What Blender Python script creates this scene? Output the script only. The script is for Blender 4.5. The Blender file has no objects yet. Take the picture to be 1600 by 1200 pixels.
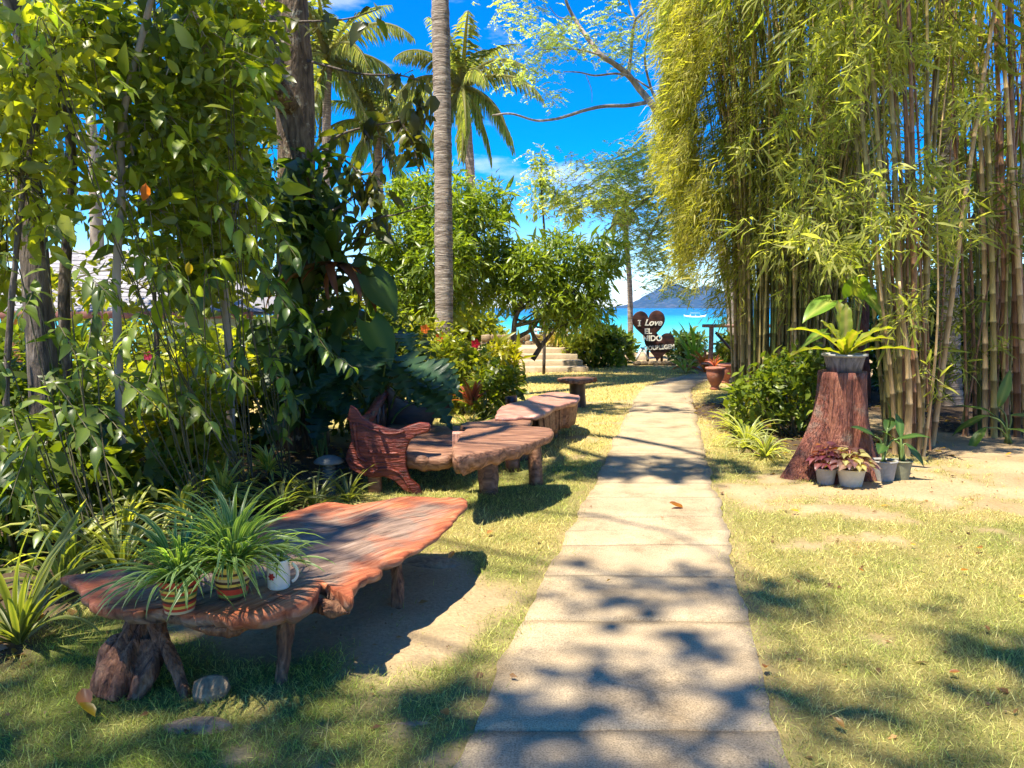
import bpy, math, random
import numpy as np
from mathutils import Vector, Matrix

# ------------------------------------------------------------------ camera
R = math.radians
scene = bpy.context.scene
COL = scene.collection
FPX = 1200.0                      # focal length in pixels of a 1600 px wide frame
CAM_H = 1.6
PITCH = math.atan((600 - 481) / FPX)
cam_data = bpy.data.cameras.new("camera")
cam_data.sensor_width = 36.0
cam_data.lens = 36.0 * FPX / 1600.0
cam_data.clip_start = 0.05
cam_data.clip_end = 30000
cam = bpy.data.objects.new("camera", cam_data)
cam.location = (0, 0, CAM_H)
cam.rotation_euler = (math.pi / 2 - PITCH, 0, 0)
COL.objects.link(cam)
scene.camera = cam

# ------------------------------------------------------------------ light
SHIFT = np.array([0.31, 0.27])    # shadow shift per metre of height
SUN_EL = math.atan(1 / np.linalg.norm(SHIFT))
SUN_AZ = math.atan2(-SHIFT[0], -SHIFT[1])
world = bpy.data.worlds.new("World")
scene.world = world
world.use_nodes = True
wn = world.node_tree
wn.nodes.clear()
sky = wn.nodes.new("ShaderNodeTexSky")
sky.sky_type = 'NISHITA'
sky.sun_disc = False
sky.sun_elevation = SUN_EL
sky.sun_rotation = SUN_AZ
sky.air_density = 1.0
sky.dust_density = 0.0
sky.altitude = 1500.0
sky.ozone_density = 3.0
hs = wn.nodes.new("ShaderNodeHueSaturation")
hs.inputs["Saturation"].default_value = 1.62
hs.inputs["Value"].default_value = 1.0
hs.inputs["Hue"].default_value = 0.512
bg = wn.nodes.new("ShaderNodeBackground")
bg.inputs[1].default_value = 0.12
wo = wn.nodes.new("ShaderNodeOutputWorld")
wn.links.new(sky.outputs[0], hs.inputs["Color"])
# a few thin fair-weather clouds
wtc = wn.nodes.new("ShaderNodeTexCoord"); wmp = wn.nodes.new("ShaderNodeMapping"); wmp.inputs["Scale"].default_value = (2.2, 2.2, 7.0); wmp.inputs["Location"].default_value = (.3, 1.7, .4)
wns = wn.nodes.new("ShaderNodeTexNoise"); wns.inputs["Scale"].default_value = 1.6; wns.inputs["Detail"].default_value = 8; wns.inputs["Roughness"].default_value = .58
wmr = wn.nodes.new("ShaderNodeMapRange"); wmr.inputs[1].default_value = .57; wmr.inputs[2].default_value = .76; wmr.inputs[4].default_value = .8
wmx = wn.nodes.new("ShaderNodeMix"); wmx.data_type = 'RGBA'; wmx.inputs[7].default_value = (5.0, 5.0, 5.0, 1)
wn.links.new(wtc.outputs["Generated"], wmp.inputs[0]); wn.links.new(wmp.outputs[0], wns.inputs["Vector"]); wn.links.new(wns.outputs[0], wmr.inputs[0])
wn.links.new(wmr.outputs[0], wmx.inputs[0]); wn.links.new(hs.outputs[0], wmx.inputs[6]); wn.links.new(wmx.outputs[2], bg.inputs[0])
wn.links.new(bg.outputs[0], wo.inputs[0])

sun_data = bpy.data.lights.new("sun", 'SUN')
sun_data.energy = 5.0
sun_data.angle = R(0.8)
sun_data.color = (1.0, 0.92, 0.78)
sun = bpy.data.objects.new("sun", sun_data)
sun_dir = Vector((SHIFT[0], SHIFT[1], -1.0)).normalized()
sun.rotation_euler = sun_dir.to_track_quat('-Z', 'Y').to_euler()
sun.location = (-6, -2, 14)
COL.objects.link(sun)

scene.view_settings.view_transform = 'Standard'
scene.view_settings.look = 'None'
scene.view_settings.exposure = 1.4
scene.view_settings.gamma = 1.0
cy = scene.cycles
cy.max_bounces = 5
cy.diffuse_bounces = 3
cy.glossy_bounces = 2
cy.transmission_bounces = 4
cy.transparent_max_bounces = 6
cy.volume_bounces = 0
cy.caustics_reflective = False
cy.caustics_refractive = False
cy.sample_clamp_indirect = 6.0
cy.use_denoising = True
cy.use_adaptive_sampling = True
cy.adaptive_threshold = 0.02

# ------------------------------------------------------------------ helpers
rng = np.random.default_rng(11)
random.seed(11)
FW = np.array([0, math.cos(PITCH), -math.sin(PITCH)])
UP = np.array([0, math.sin(PITCH), math.cos(PITCH)])
def ray(u, v):
    return FW + np.array([(u - 800) / FPX, 0, 0]) + UP * ((600 - v) / FPX)
def P(u, v, Y):                   # the point at distance Y seen at a pixel of the photograph
    d = ray(u, v)
    return np.array([0, 0, CAM_H]) + d * (Y / d[1])
def G(u, v, z=0.0):               # the point of height z seen at a pixel
    d = ray(u, v)
    return np.array([0, 0, CAM_H]) + d * ((z - CAM_H) / d[2])
def unit(a):
    a = np.asarray(a, float)
    return a / np.maximum(np.linalg.norm(a, axis=-1, keepdims=True), 1e-9)

def _hash(ix, iy, s):
    n = (ix * 374761393 + iy * 668265263 + s * 974711) & 0x7fffffff
    n = ((n ^ (n >> 13)) * 1274126177) & 0x7fffffff
    return ((n ^ (n >> 16)) & 0xffff) / 65535.0
def vnoise(x, y, s=0):
    x = np.asarray(x, float); y = np.asarray(y, float)
    ix = np.floor(x).astype(np.int64); iy = np.floor(y).astype(np.int64)
    fx = x - ix; fy = y - iy
    fx = fx * fx * (3 - 2 * fx); fy = fy * fy * (3 - 2 * fy)
    a = _hash(ix, iy, s); b = _hash(ix + 1, iy, s); c = _hash(ix, iy + 1, s); d = _hash(ix + 1, iy + 1, s)
    return a * (1 - fx) * (1 - fy) + b * fx * (1 - fy) + c * (1 - fx) * fy + d * fx * fy
def fbm(x, y, s=0, o=4):
    t = 0; a = .5; n = 0
    for i in range(o):
        t = t + a * vnoise(np.asarray(x) * 2 ** i, np.asarray(y) * 2 ** i, s + i * 7); n += a; a *= .5
    return t / n
def sstep(a, b, x):
    t = np.clip((x - a) / (b - a), 0, 1); return t * t * (3 - 2 * t)

class MB:
    """collects triangles with a colour for each vertex; build() links ONE mesh object"""
    def __init__(s): s.V = []; s.T = []; s.C = []; s.n = 0
    def add(s, V, T, C=(1, 1, 1)):
        V = np.asarray(V, float); T = np.asarray(T, np.int64)
        C = np.asarray(C, float)
        if C.ndim == 1: C = np.broadcast_to(C, (len(V), 3))
        s.V.append(V); s.T.append(T + s.n); s.C.append(C); s.n += len(V)
        return s
    def inst(s, tpl, M, L, C):
        V, T = tpl
        k = len(L)
        if k == 0: return s
        W = np.einsum('kij,nj->kni', M, V) + np.asarray(L)[:, None, :]
        TT = T[None] + (np.arange(k) * len(V))[:, None, None]
        C = np.asarray(C, float)
        if C.ndim == 1: C = np.broadcast_to(C, (k, 3))
        return s.add(W.reshape(-1, 3), TT.reshape(-1, 3), np.repeat(C, len(V), axis=0))
    def mesh(s, name, mat, smooth=True):
        V = np.concatenate(s.V).astype(np.float32); T = np.concatenate(s.T).astype(np.int32); C = np.concatenate(s.C)
        me = bpy.data.meshes.new(name)
        me.vertices.add(len(V)); me.vertices.foreach_set("co", V.ravel())
        me.loops.add(T.size); me.loops.foreach_set("vertex_index", T.ravel())
        me.polygons.add(len(T))
        me.polygons.foreach_set("loop_start", np.arange(0, T.size, 3, dtype=np.int32))
        me.polygons.foreach_set("use_smooth", np.full(len(T), smooth, dtype=bool))
        me.update(calc_edges=True)
        at = me.attributes.new("Col", 'FLOAT_COLOR', 'POINT')
        at.data.foreach_set("color", np.concatenate([C, np.ones((len(C), 1))], 1).astype(np.float32).ravel())
        if mat is not None: me.materials.append(mat)
        return me
    def build(s, name, mat, parent=None, smooth=True, loc=None):
        me = s.mesh(name, mat, smooth)
        return link(name, me, parent, loc)

def link(name, me, parent=None, loc=None, rot=None, scale=None):
    o = bpy.data.objects.new(name, me)
    COL.objects.link(o)
    if parent is not None: o.parent = parent
    if loc is not None: o.location = [float(x) for x in loc]
    if rot is not None: o.rotation_euler = rot
    if scale is not None: o.scale = scale if hasattr(scale, '__len__') else (scale,) * 3
    return o
def tag(o, label, cat, group=None):
    o["label"] = label; o["category"] = cat
    if group: o["group"] = group
    return o
def thing(name, label, cat, loc=(0, 0, 0), group=None):
    return tag(link(name, None, None, loc), label, cat, group)
def struct(o):
    o["kind"] = "structure"; return o
def stuff(o):
    o["kind"] = "stuff"; return o
def setmat(o, M, L):              # 3x3 matrix + location as an object's transform
    m = Matrix([[float(M[i][j]) for j in range(3)] + [float(L[i])] for i in range(3)] + [[0, 0, 0, 1]])
    o.matrix_local = m

def frames(D, N=None, scale=1.0):
    """k matrices whose columns are X (width), Y (along D), Z (towards N)"""
    D = unit(D)
    if N is None: N = np.broadcast_to(np.array([0, 0, 1.0]), D.shape)
    N = N - (N * D).sum(-1, keepdims=True) * D
    bad = np.linalg.norm(N, axis=-1) < 1e-3
    N = np.where(bad[:, None], np.array([0.3, 0.9, 0.1]), N)
    N = unit(N - (N * D).sum(-1, keepdims=True) * D)
    X = np.cross(D, N)
    M = np.stack([X, D, N], axis=-1)
    s = np.asarray(scale, float)
    if s.ndim == 0: return M * s
    if s.ndim == 1: return M * s[:, None, None]
    return M * s[:, None, :]

def spath(pts, n):                # Catmull-Rom through the points
    p = np.asarray(pts, float)
    if len(p) == 2: return p[0] + (p[1] - p[0]) * np.linspace(0, 1, n)[:, None]
    q = np.vstack([2 * p[0] - p[1], p, 2 * p[-1] - p[-2]])
    t = np.linspace(0, len(p) - 1 - 1e-6, n); i = t.astype(int); f = (t - i)[:, None]
    a, b, c, d = q[i], q[i + 1], q[i + 2], q[i + 3]
    return .5 * (2 * b + (c - a) * f + (2 * a - 5 * b + 4 * c - d) * f * f + (3 * b - 3 * c + d - a) * f ** 3)

def tube(path, rad, k=8, rough=0.0, seed=0, cap=True, ridge=0.0):
    path = np.asarray(path, float); n = len(path)
    rad = np.broadcast_to(np.asarray(rad, float), (n,)) if np.ndim(rad) < 1 or len(np.atleast_1d(rad)) != n else np.asarray(rad, float)
    d = unit(np.gradient(path, axis=0))
    ref = np.array([0.9, 0.3, 0.1]) if abs(d[0][2]) > .7 else np.array([0.05, 0.1, 1.0])
    u = unit(np.cross(d, ref)); w = np.cross(d, u)
    a = np.linspace(0, 2 * np.pi, k, endpoint=False)
    rr = np.repeat(rad[:, None], k, 1)
    if rough:
        s = np.concatenate([[0], np.cumsum(np.linalg.norm(np.diff(path, axis=0), axis=1))])
        m = max(rad.mean(), 1e-3)
        nz = fbm(np.cos(a)[None] * 1.3 + seed * 3.1 + 50, s[:, None] / m * .35 + np.sin(a)[None] * 1.3 + 50, seed, 3) - .5
        rr = rr * (1 + rough * 2 * nz)
        if ridge: rr = rr * (1 + ridge * (fbm(np.cos(a)[None] * 4 + s[:, None] / m * .06 + 70, np.sin(a)[None] * 4 + s[:, None] / m * .08 + 70, seed + 5, 3) - .5) * 2)
    V = path[:, None] + rr[..., None] * (np.cos(a)[None, :, None] * u[:, None] + np.sin(a)[None, :, None] * w[:, None])
    V = V.reshape(-1, 3)
    i = np.arange(n - 1)[:, None] * k; j = np.arange(k)[None]; j2 = (j + 1) % k
    A, B, C, D = (i + j).ravel(), (i + j2).ravel(), (i + k + j2).ravel(), (i + k + j).ravel()
    T = np.concatenate([np.stack([A, B, C], 1), np.stack([A, C, D], 1)])
    if cap:
        V = np.vstack([V, path[0], path[-1]]); b = len(V) - 2
        jj = np.arange(k); j2 = (jj + 1) % k
        T = np.concatenate([T, np.stack([np.full(k, b), j2, jj], 1), np.stack([np.full(k, b + 1), (n - 1) * k + jj, (n - 1) * k + j2], 1)])
    return V, T

def lathe(prof, k=24, wob=0.0, seed=0):
    """profile [(r, z), ...] turned round z"""
    p = np.asarray(prof, float); n = len(p)
    a = np.linspace(0, 2 * np.pi, k, endpoint=False)
    r = p[:, 0][:, None] * (1 + wob * np.sin(a * 3 + seed)[None])
    V = np.stack([r * np.cos(a), r * np.sin(a), np.repeat(p[:, 1][:, None], k, 1)], -1).reshape(-1, 3)
    i = np.arange(n - 1)[:, None] * k; j = np.arange(k)[None]; j2 = (j + 1) % k
    A, B, C, D = (i + j).ravel(), (i + j2).ravel(), (i + k + j2).ravel(), (i + k + j).ravel()
    return V, np.concatenate([np.stack([A, B, C], 1), np.stack([A, C, D], 1)])

def box(c, s, rot=0.0, jit=0.0, bev=0.0):
    """bevelled box (chamfered edges) centred at c with size s"""
    c = np.asarray(c, float); h = np.asarray(s, float) / 2
    b = bev or min(h) * .12
    V = []
    for sx in (-1, 1):
        for sy in (-1, 1):
            for sz in (-1, 1):
                for ax in range(3):
                    p = np.array([sx, sy, sz]) * h - np.array([sx, sy, sz]) * b
                    p[ax] = np.array([sx, sy, sz])[ax] * h[ax]
                    V.append(p)
    V = np.array(V)
    if jit: V = V + rng.normal(0, jit, V.shape)
    T = hull_faces(V)
    ca, sa = math.cos(rot), math.sin(rot)
    V = V @ np.array([[ca, sa, 0], [-sa, ca, 0], [0, 0, 1]]) + c
    return V, T
_HULL = None
def hull_faces(V):
    global _HULL
    if _HULL is None:
        import bmesh
        bm = bmesh.new()
        W = []
        for sx in (-1, 1):
            for sy in (-1, 1):
                for sz in (-1, 1):
                    for ax in range(3):
                        p = np.array([sx, sy, sz]) * 0.8
                        p[ax] = np.array([sx, sy, sz])[ax]
                        W.append(p)
        vs = [bm.verts.new(p) for p in W]
        bm.verts.index_update()
        r = bmesh.ops.convex_hull(bm, input=vs)
        bmesh.ops.triangulate(bm, faces=bm.faces[:])
        bm.normal_update()
        _HULL = np.array([[v.index for v in f.verts] for f in bm.faces])
        bm.free()
    return _HULL

def slab(outline, z0, thick, und=0.012, seed=0, edge=0.02, inner=0.96, dish=0.0, rough_edge=0.012, flare=0.0):
    """live-edge wooden slab: star-shaped outline (x, y), top about z0, thickness a number or f(x, y)"""
    o = np.asarray(outline, float)[:, :2]
    o = np.vstack([o, o[:1]])
    # resample smoothly
    q = spath(np.c_[o, np.zeros(len(o))], 150)[:-1, :2]
    n = len(q); c = q.mean(0)
    t = np.linspace(0, 1, n, endpoint=False)
    rad = unit(q - c)
    q = q + rad * ((fbm(np.arange(n) * .22, np.full(n, seed * 5.), seed, 4) - .5) * rough_edge * 4 + (fbm(np.arange(n) * .8, np.full(n, seed * 3. + 1), seed + 9, 3) - .5) * rough_edge * 1.6)[:, None]
    th = thick if callable(thick) else (lambda x, y: np.full(np.shape(x), float(thick)))
    V = []; rings = []
    def ztop(x, y):
        r = np.linalg.norm(np.stack([x, y], -1) - c, axis=-1)
        return z0 + (fbm(x * 3.1, y * 3.1, seed + 3, 4) - .5) * und * 4 + dish * r * r
    for s in (0.12, 0.3, 0.5, 0.7, 0.84, 0.93, 0.975):
        p = c + (q - c) * s
        rings.append(np.c_[p, ztop(p[:, 0], p[:, 1])])
    zt = ztop(q[:, 0], q[:, 1])
    hh = th(q[:, 0], q[:, 1]) * (0.8 + .4 * fbm(np.arange(n) * .3, np.full(n, 9.), seed + 11))
    rings.append(np.c_[c + (q - c) * 1.0, zt - edge * .5])
    rings.append(np.c_[c + (q - c) * (1.0 + flare * .4), zt - edge - .35 * (hh - edge)])
    rings.append(np.c_[c + (q - c) * (0.975 + flare), zt - edge - .75 * (hh - edge)])
    rings.append(np.c_[c + (q - c) * (0.92 + flare), zt - hh])
    rings.append(np.c_[c + (q - c) * .5, zt - hh])
    V = np.vstack(rings + [np.array([[c[0], c[1], ztop(c[0], c[1])]]), np.array([[c[0], c[1], (zt - hh).mean()]])])
    m = len(rings); T = []
    j = np.arange(n); j2 = (j + 1) % n
    T.append(np.stack([np.full(n, m * n), j, j2], 1))
    for r in range(m - 1):
        a, b = r * n, (r + 1) * n
        T.append(np.stack([a + j, b + j, b + j2], 1)); T.append(np.stack([a + j, b + j2, a + j2], 1))
    T.append(np.stack([np.full(n, m * n + 1), (m - 1) * n + j2, (m - 1) * n + j], 1))
    return V, np.concatenate(T)

def prism(outline, depth, bev=0.008):
    """outline (x, z) extruded along y by depth, rounded at the rim; convexity not needed (ear clipping by bmesh)"""
    import bmesh
    bm = bmesh.new()
    f = bm.faces.new([bm.verts.new((p[0], 0, p[1])) for p in outline])
    r = bmesh.ops.extrude_face_region(bm, geom=[f])
    vs = [g for g in r['geom'] if isinstance(g, bmesh.types.BMVert)]
    bmesh.ops.translate(bm, verts=vs, vec=(0, depth, 0))
    bmesh.ops.recalc_face_normals(bm, faces=bm.faces[:])
    ed = [e for e in bm.edges if abs(e.verts[0].co.y - e.verts[1].co.y) < 1e-6]
    bmesh.ops.bevel(bm, geom=ed, offset=bev, segments=2, affect='EDGES', profile=.6)
    bmesh.ops.triangulate(bm, faces=bm.faces[:])
    V = np.array([v.co[:] for v in bm.verts]); bm.verts.index_update()
    T = np.array([[v.index for v in f.verts] for f in bm.faces])
    bm.free()
    return V, T

# ------------------------------------------------------------------ materials
def newmat(name):
    m = bpy.data.materials.new(name); m.use_nodes = True
    nt = m.node_tree; nt.nodes.clear()
    return m, nt, nt.nodes.new, nt.links.new
def ramp(nt, stops):
    r = nt.nodes.new("ShaderNodeValToRGB")
    e = r.color_ramp.elements
    while len(e) < len(stops): e.new(0.5)
    for k, (p, c) in zip(e, stops):
        k.position = p; k.color = (*c, 1)
    return r
def leafmat(name, trans=0.5, rough=0.42, spec=0.45, tint=(2.1, 2.0, 0.5), var=0.5):
    m, nt, N, L = newmat(name)
    at = N("ShaderNodeAttribute"); at.attribute_name = "Col"
    oi = N("ShaderNodeObjectInfo")
    mr = N("ShaderNodeMapRange"); mr.inputs[3].default_value = 1 - var * .5; mr.inputs[4].default_value = 1 + var * .5
    L(oi.outputs["Random"], mr.inputs[0])
    mul = N("ShaderNodeVectorMath"); mul.operation = 'SCALE'
    L(at.outputs["Color"], mul.inputs[0]); L(mr.outputs[0], mul.inputs["Scale"])
    b = N("ShaderNodeBsdfPrincipled")
    b.inputs["Roughness"].default_value = rough
    b.inputs["Specular IOR Level"].default_value = spec
    L(mul.outputs[0], b.inputs["Base Color"])
    t = N("ShaderNodeBsdfTranslucent")
    tm = N("ShaderNodeVectorMath"); tm.operation = 'MULTIPLY'; tm.inputs[1].default_value = tint
    L(mul.outputs[0], tm.inputs[0]); L(tm.outputs[0], t.inputs[0])
    mx = N("ShaderNodeMixShader"); mx.inputs[0].default_value = trans
    L(b.outputs[0], mx.inputs[1]); L(t.outputs[0], mx.inputs[2])
    o = N("ShaderNodeOutputMaterial"); L(mx.outputs[0], o.inputs[0])
    return m
def woodmat(name, stops, scale=(3, 3, 3), detail=6, rough=0.6, bump=0.5, dist=0.02, coat=0.0, spots=None, spec=0.4, rotz=0.0):
    """stretched noise through a colour ramp, bump from a finer copy; spots = (colour, scale, low, high) for patches of wear"""
    m, nt, N, L = newmat(name)
    tc = N("ShaderNodeTexCoord"); mp = N("ShaderNodeMapping"); mp.vector_type = 'TEXTURE'; mp.inputs["Scale"].default_value = tuple(1 / q for q in scale)
    mp.inputs["Rotation"].default_value = (0, 0, rotz)
    L(tc.outputs["Object"], mp.inputs[0])
    n1 = N("ShaderNodeTexNoise"); n1.inputs["Scale"].default_value = 1.0; n1.inputs["Detail"].default_value = detail; n1.inputs["Distortion"].default_value = 1.2
    L(mp.outputs[0], n1.inputs["Vector"])
    r = ramp(nt, stops); L(n1.outputs[0], r.inputs[0])
    col = r.outputs[0]
    if spots:
        n2 = N("ShaderNodeTexNoise"); n2.inputs["Scale"].default_value = spots[1]; n2.inputs["Detail"].default_value = 5; n2.inputs["Roughness"].default_value = .65
        L(tc.outputs["Object"], n2.inputs["Vector"])
        mr = N("ShaderNodeMapRange"); mr.inputs[1].default_value = spots[2]; mr.inputs[2].default_value = spots[3]
        L(n2.outputs[0], mr.inputs[0])
        mix = N("ShaderNodeMix"); mix.data_type = 'RGBA'; L(mr.outputs[0], mix.inputs[0]); L(col, mix.inputs[6])
        mix.inputs[7].default_value = (*spots[0], 1); col = mix.outputs[2]
    b = N("ShaderNodeBsdfPrincipled"); L(col, b.inputs["Base Color"])
    b.inputs["Roughness"].default_value = rough; b.inputs["Specular IOR Level"].default_value = spec
    b.inputs["Coat Weight"].default_value = coat; b.inputs["Coat Roughness"].default_value = .25
    n3 = N("ShaderNodeTexNoise"); n3.inputs["Scale"].default_value = 3.0; n3.inputs["Detail"].default_value = 7
    L(mp.outputs[0], n3.inputs["Vector"])
    bp = N("ShaderNodeBump"); bp.inputs["Strength"].default_value = bump; bp.inputs["Distance"].default_value = dist
    L(n3.outputs[0], bp.inputs["Height"]); L(bp.outputs[0], b.inputs["Normal"])
    o = N("ShaderNodeOutputMaterial"); L(b.outputs[0], o.inputs[0])
    return m
def plain(name, col, rough=0.6, var=0.12, scale=30, bump=0.15, spec=0.4):
    d = tuple(c * (1 - var) for c in col); h = tuple(min(1, c * (1 + var)) for c in col)
    return woodmat(name, [(0.3, d), (0.7, h)], (scale,) * 3, 4, rough, bump, 0.004, spec=spec)
def colmat(name, rough=0.7, spec=0.3):
    m, nt, N, L = newmat(name)
    at = N("ShaderNodeAttribute"); at.attribute_name = "Col"
    b = N("ShaderNodeBsdfPrincipled"); L(at.outputs["Color"], b.inputs["Base Color"])
    b.inputs["Roughness"].default_value = rough; b.inputs["Specular IOR Level"].default_value = spec
    o = N("ShaderNodeOutputMaterial"); L(b.outputs[0], o.inputs[0])
    return m

LEAF = leafmat("leaf", rough=.36, spec=.5)
LEAF_THIN = leafmat("thin_leaf", 0.58, 0.5, 0.3, (2.0, 2.0, 0.55))
LEAF_GLOSSY = leafmat("glossy_leaf", 0.38, 0.4, 0.35)
FLOWER = leafmat("petal", 0.4, 0.6, 0.2, (1.2, 1.0, 1.0))
GRASS = leafmat("grass_blade", 0.35, 0.6, 0.2, (1.3, 1.4, 0.7), 0)
BARK = woodmat("bark", [(0.3, (.035, .028, .02)), (0.52, (.12, .09, .065)), (0.72, (.24, .2, .16))], (14, 14, 3), 7, .85, 1.0, .03)
BARK_MOSS = woodmat("lichen_bark", [(0.3, (.03, .02, .012)), (0.5, (.12, .078, .045)), (0.7, (.22, .155, .095))], (14, 14, 4), 8, .9, 1.0, .035, spots=((.38, .34, .24), 6.5, .57, .66))
BARK_PALE = woodmat("pale_bark", [(0.3, (.16, .12, .09)), (0.6, (.36, .3, .24)), (0.8, (.5, .44, .37))], (6, 6, 2), 6, .8, .5, .02)
TWIG = woodmat("twig", [(0.3, (.045, .04, .018)), (0.7, (.13, .11, .05))], (10, 10, 10), 3, .8, .3, .01)
# ------------------------------------------------------------------ ground, path, beach, sea, island
def pc(Y):                        # centre line of the path
    Y = np.asarray(Y, float)
    return .40 + .21 * (Y - 2.65) + .055 * np.clip(Y - 14, 0, 10) ** 2
def pw(Y):
    return 0.575 - .008 * np.clip(np.asarray(Y, float) - 3, 0, 12)
def height(x, y):
    x = np.asarray(x, float); y = np.asarray(y, float)
    z = (fbm(x * .5 + 9, y * .5 + 4, 3, 3) - .5) * .05 * sstep(.9, 1.6, np.abs(x - pc(y)))
    z = z + (fbm(x * 3.5 + 2, y * 3.5, 61, 3) - .5) * .05 * np.clip(sandy(x, y), 0, 1) * sstep(.7, 1.0, np.abs(x - pc(y)))
    z = z - 1.75 * sstep(22.5, 62, y) - 3.0 * sstep(60, 110, y)
    z = z - .5 * sstep(-6.5, -9, x) * sstep(9, 13, y)
    return z
def sandy(x, y):
    """0 lawn .. 1 bare sand"""
    n = fbm(x * 1.7 + 31, y * 1.7 + 17, 5, 4); n2 = fbm(x * 5 + 3, y * 5, 8, 3)
    e1 = ((x + .52) / .36) ** 2 + ((y - 3.95) / .95) ** 2
    e1 = np.minimum(e1, ((x + 1.0) / .9) ** 2 + ((y - 4.0) / .6) ** 2)
    s = sstep(1.5, .5, e1 + (n - .5) * 2.2)
    half = .38 + .24 * np.clip(x - 1.6, 0, 6)
    e2 = np.abs(y - (6.5 + .05 * x)) / np.maximum(half, .05)
    s = np.maximum(s, sstep(1.35, .45, e2 + (n - .5) * 2.0 + (n2 - .5) * 1.6) * sstep(1.3, 2.0, x + (n - .5)))
    s = np.maximum(s, sstep(4.2, 5.0, x + (n - .5)) * sstep(6.0, 6.8, y))
    s = np.maximum(s, .85 * sstep(.60, .72, n * .6 + n2 * .4))
    s = np.maximum(s, sstep(.16, .03, np.abs(np.abs(x - pc(y)) - pw(y)) + (n2 - .5) * .2) * .35)
    s = np.maximum(s, sstep(22.3, 24.0, y + (n - .5) * 2))
    return s
def bed(x, y):                    # dark litter of the planting beds
    n = fbm(x * 1.3, y * 1.3, 15, 3)
    b = sstep(-1.35, -1.75, x + .06 * (y - 6) + (n - .5) * .8) * sstep(4.6, 5.2, y + (n - .5)) * sstep(9.6, 8.6, y)
    b = np.maximum(b, sstep(-2.1, -2.4, x + (n - .5) * .4) * sstep(3.0, 3.5, y) * sstep(9.4, 8.4, y))
    b = np.maximum(b, sstep(2.55, 2.9, x + (n - .5) * .6) * sstep(8.0, 8.5, y) * sstep(13.5, 12.5, y) * sstep(5.0, 4.4, x))
    b = np.maximum(b, sstep(5.4, 5.8, x + (n - .5)) * sstep(9.4, 10.0, y + (n - .5)) * sstep(17, 15, y))
    return b
def dryness(x, y):
    n = fbm(x * .8 + 7, y * .8 + 2, 21, 4); n2 = fbm(x * 4 + 7, y * 4 + 2, 22, 3)
    return np.clip(.52 + 1.1 * (n - .5) + .7 * (n2 - .5) + .62 * sstep(5.5, 13.5, y) - .28 * sstep(.6, -1.2, x) * sstep(6, 3, y), 0, 1)
C_SAND = np.array([.44, .325, .18]); C_SAND2 = np.array([.26, .175, .088])
C_GREEN = np.array([.16, .19, .045]); C_DRY = np.array([.42, .32, .11]); C_SOIL = np.array([.075, .052, .032])
def ground_colour(x, y):
    s = sandy(x, y)[..., None]; d = dryness(x, y)[..., None]; b = bed(x, y)[..., None]
    n = fbm(x * 3 + 1, y * 3 + 5, 33, 4)[..., None]
    sand = C_SAND * (1 - n) + C_SAND2 * n
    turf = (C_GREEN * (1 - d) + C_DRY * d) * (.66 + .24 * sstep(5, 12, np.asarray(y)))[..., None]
    c = turf * (1 - s) + sand * s
    wet = sstep(44, 56, np.asarray(y))[..., None]
    c = c * (1 - .25 * wet)
    return c * (1 - b) + C_SOIL * b

gx = np.concatenate([-np.geomspace(90, 7.2, 34), np.linspace(-7, 7, 176), np.geomspace(7.2, 90, 34)])
gy = np.concatenate([np.linspace(-12, 1.9, 12), np.linspace(2, 13, 150), np.geomspace(13.1, 120, 70)])
X, Y = np.meshgrid(gx, gy)
V = np.stack([X, Y, height(X, Y)], -1).reshape(-1, 3)
nx = len(gx); i = (np.arange(len(gy) - 1)[:, None] * nx + np.arange(nx - 1)[None]).ravel()
T = np.concatenate([np.stack([i, i + 1, i + nx + 1], 1), np.stack([i, i + nx + 1, i + nx], 1)])
m, nt, N, L = newmat("soil_and_turf")
at = N("ShaderNodeAttribute"); at.attribute_name = "Col"
tc = N("ShaderNodeTexCoord")
n1 = N("ShaderNodeTexNoise"); n1.inputs["Scale"].default_value = 38; n1.inputs["Detail"].default_value = 8; n1.inputs["Roughness"].default_value = .7
L(tc.outputs["Object"], n1.inputs["Vector"])
mr = N("ShaderNodeMapRange"); mr.inputs[1].default_value = .3; mr.inputs[2].default_value = .7; mr.inputs[3].default_value = .74; mr.inputs[4].default_value = 1.2
L(n1.outputs[0], mr.inputs[0])
mu = N("ShaderNodeVectorMath"); mu.operation = 'SCALE'; L(at.outputs["Color"], mu.inputs[0]); L(mr.outputs[0], mu.inputs["Scale"])
b = N("ShaderNodeBsdfPrincipled"); b.inputs["Roughness"].default_value = .95; b.inputs["Specular IOR Level"].default_value = .1
L(mu.outputs[0], b.inputs["Base Color"])
n2 = N("ShaderNodeTexNoise"); n2.inputs["Scale"].default_value = 60; n2.inputs["Detail"].default_value = 9; L(tc.outputs["Object"], n2.inputs["Vector"])
bp = N("ShaderNodeBump"); bp.inputs["Strength"].default_value = .7; bp.inputs["Distance"].default_value = .02
L(n2.outputs[0], bp.inputs["Height"]); L(bp.outputs[0], b.inputs["Normal"])
o = N("ShaderNodeOutputMaterial"); L(b.outputs[0], o.inputs[0])
ground = struct(MB().add(V, T, ground_colour(X, Y).reshape(-1, 3)).build("ground", m))

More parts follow.
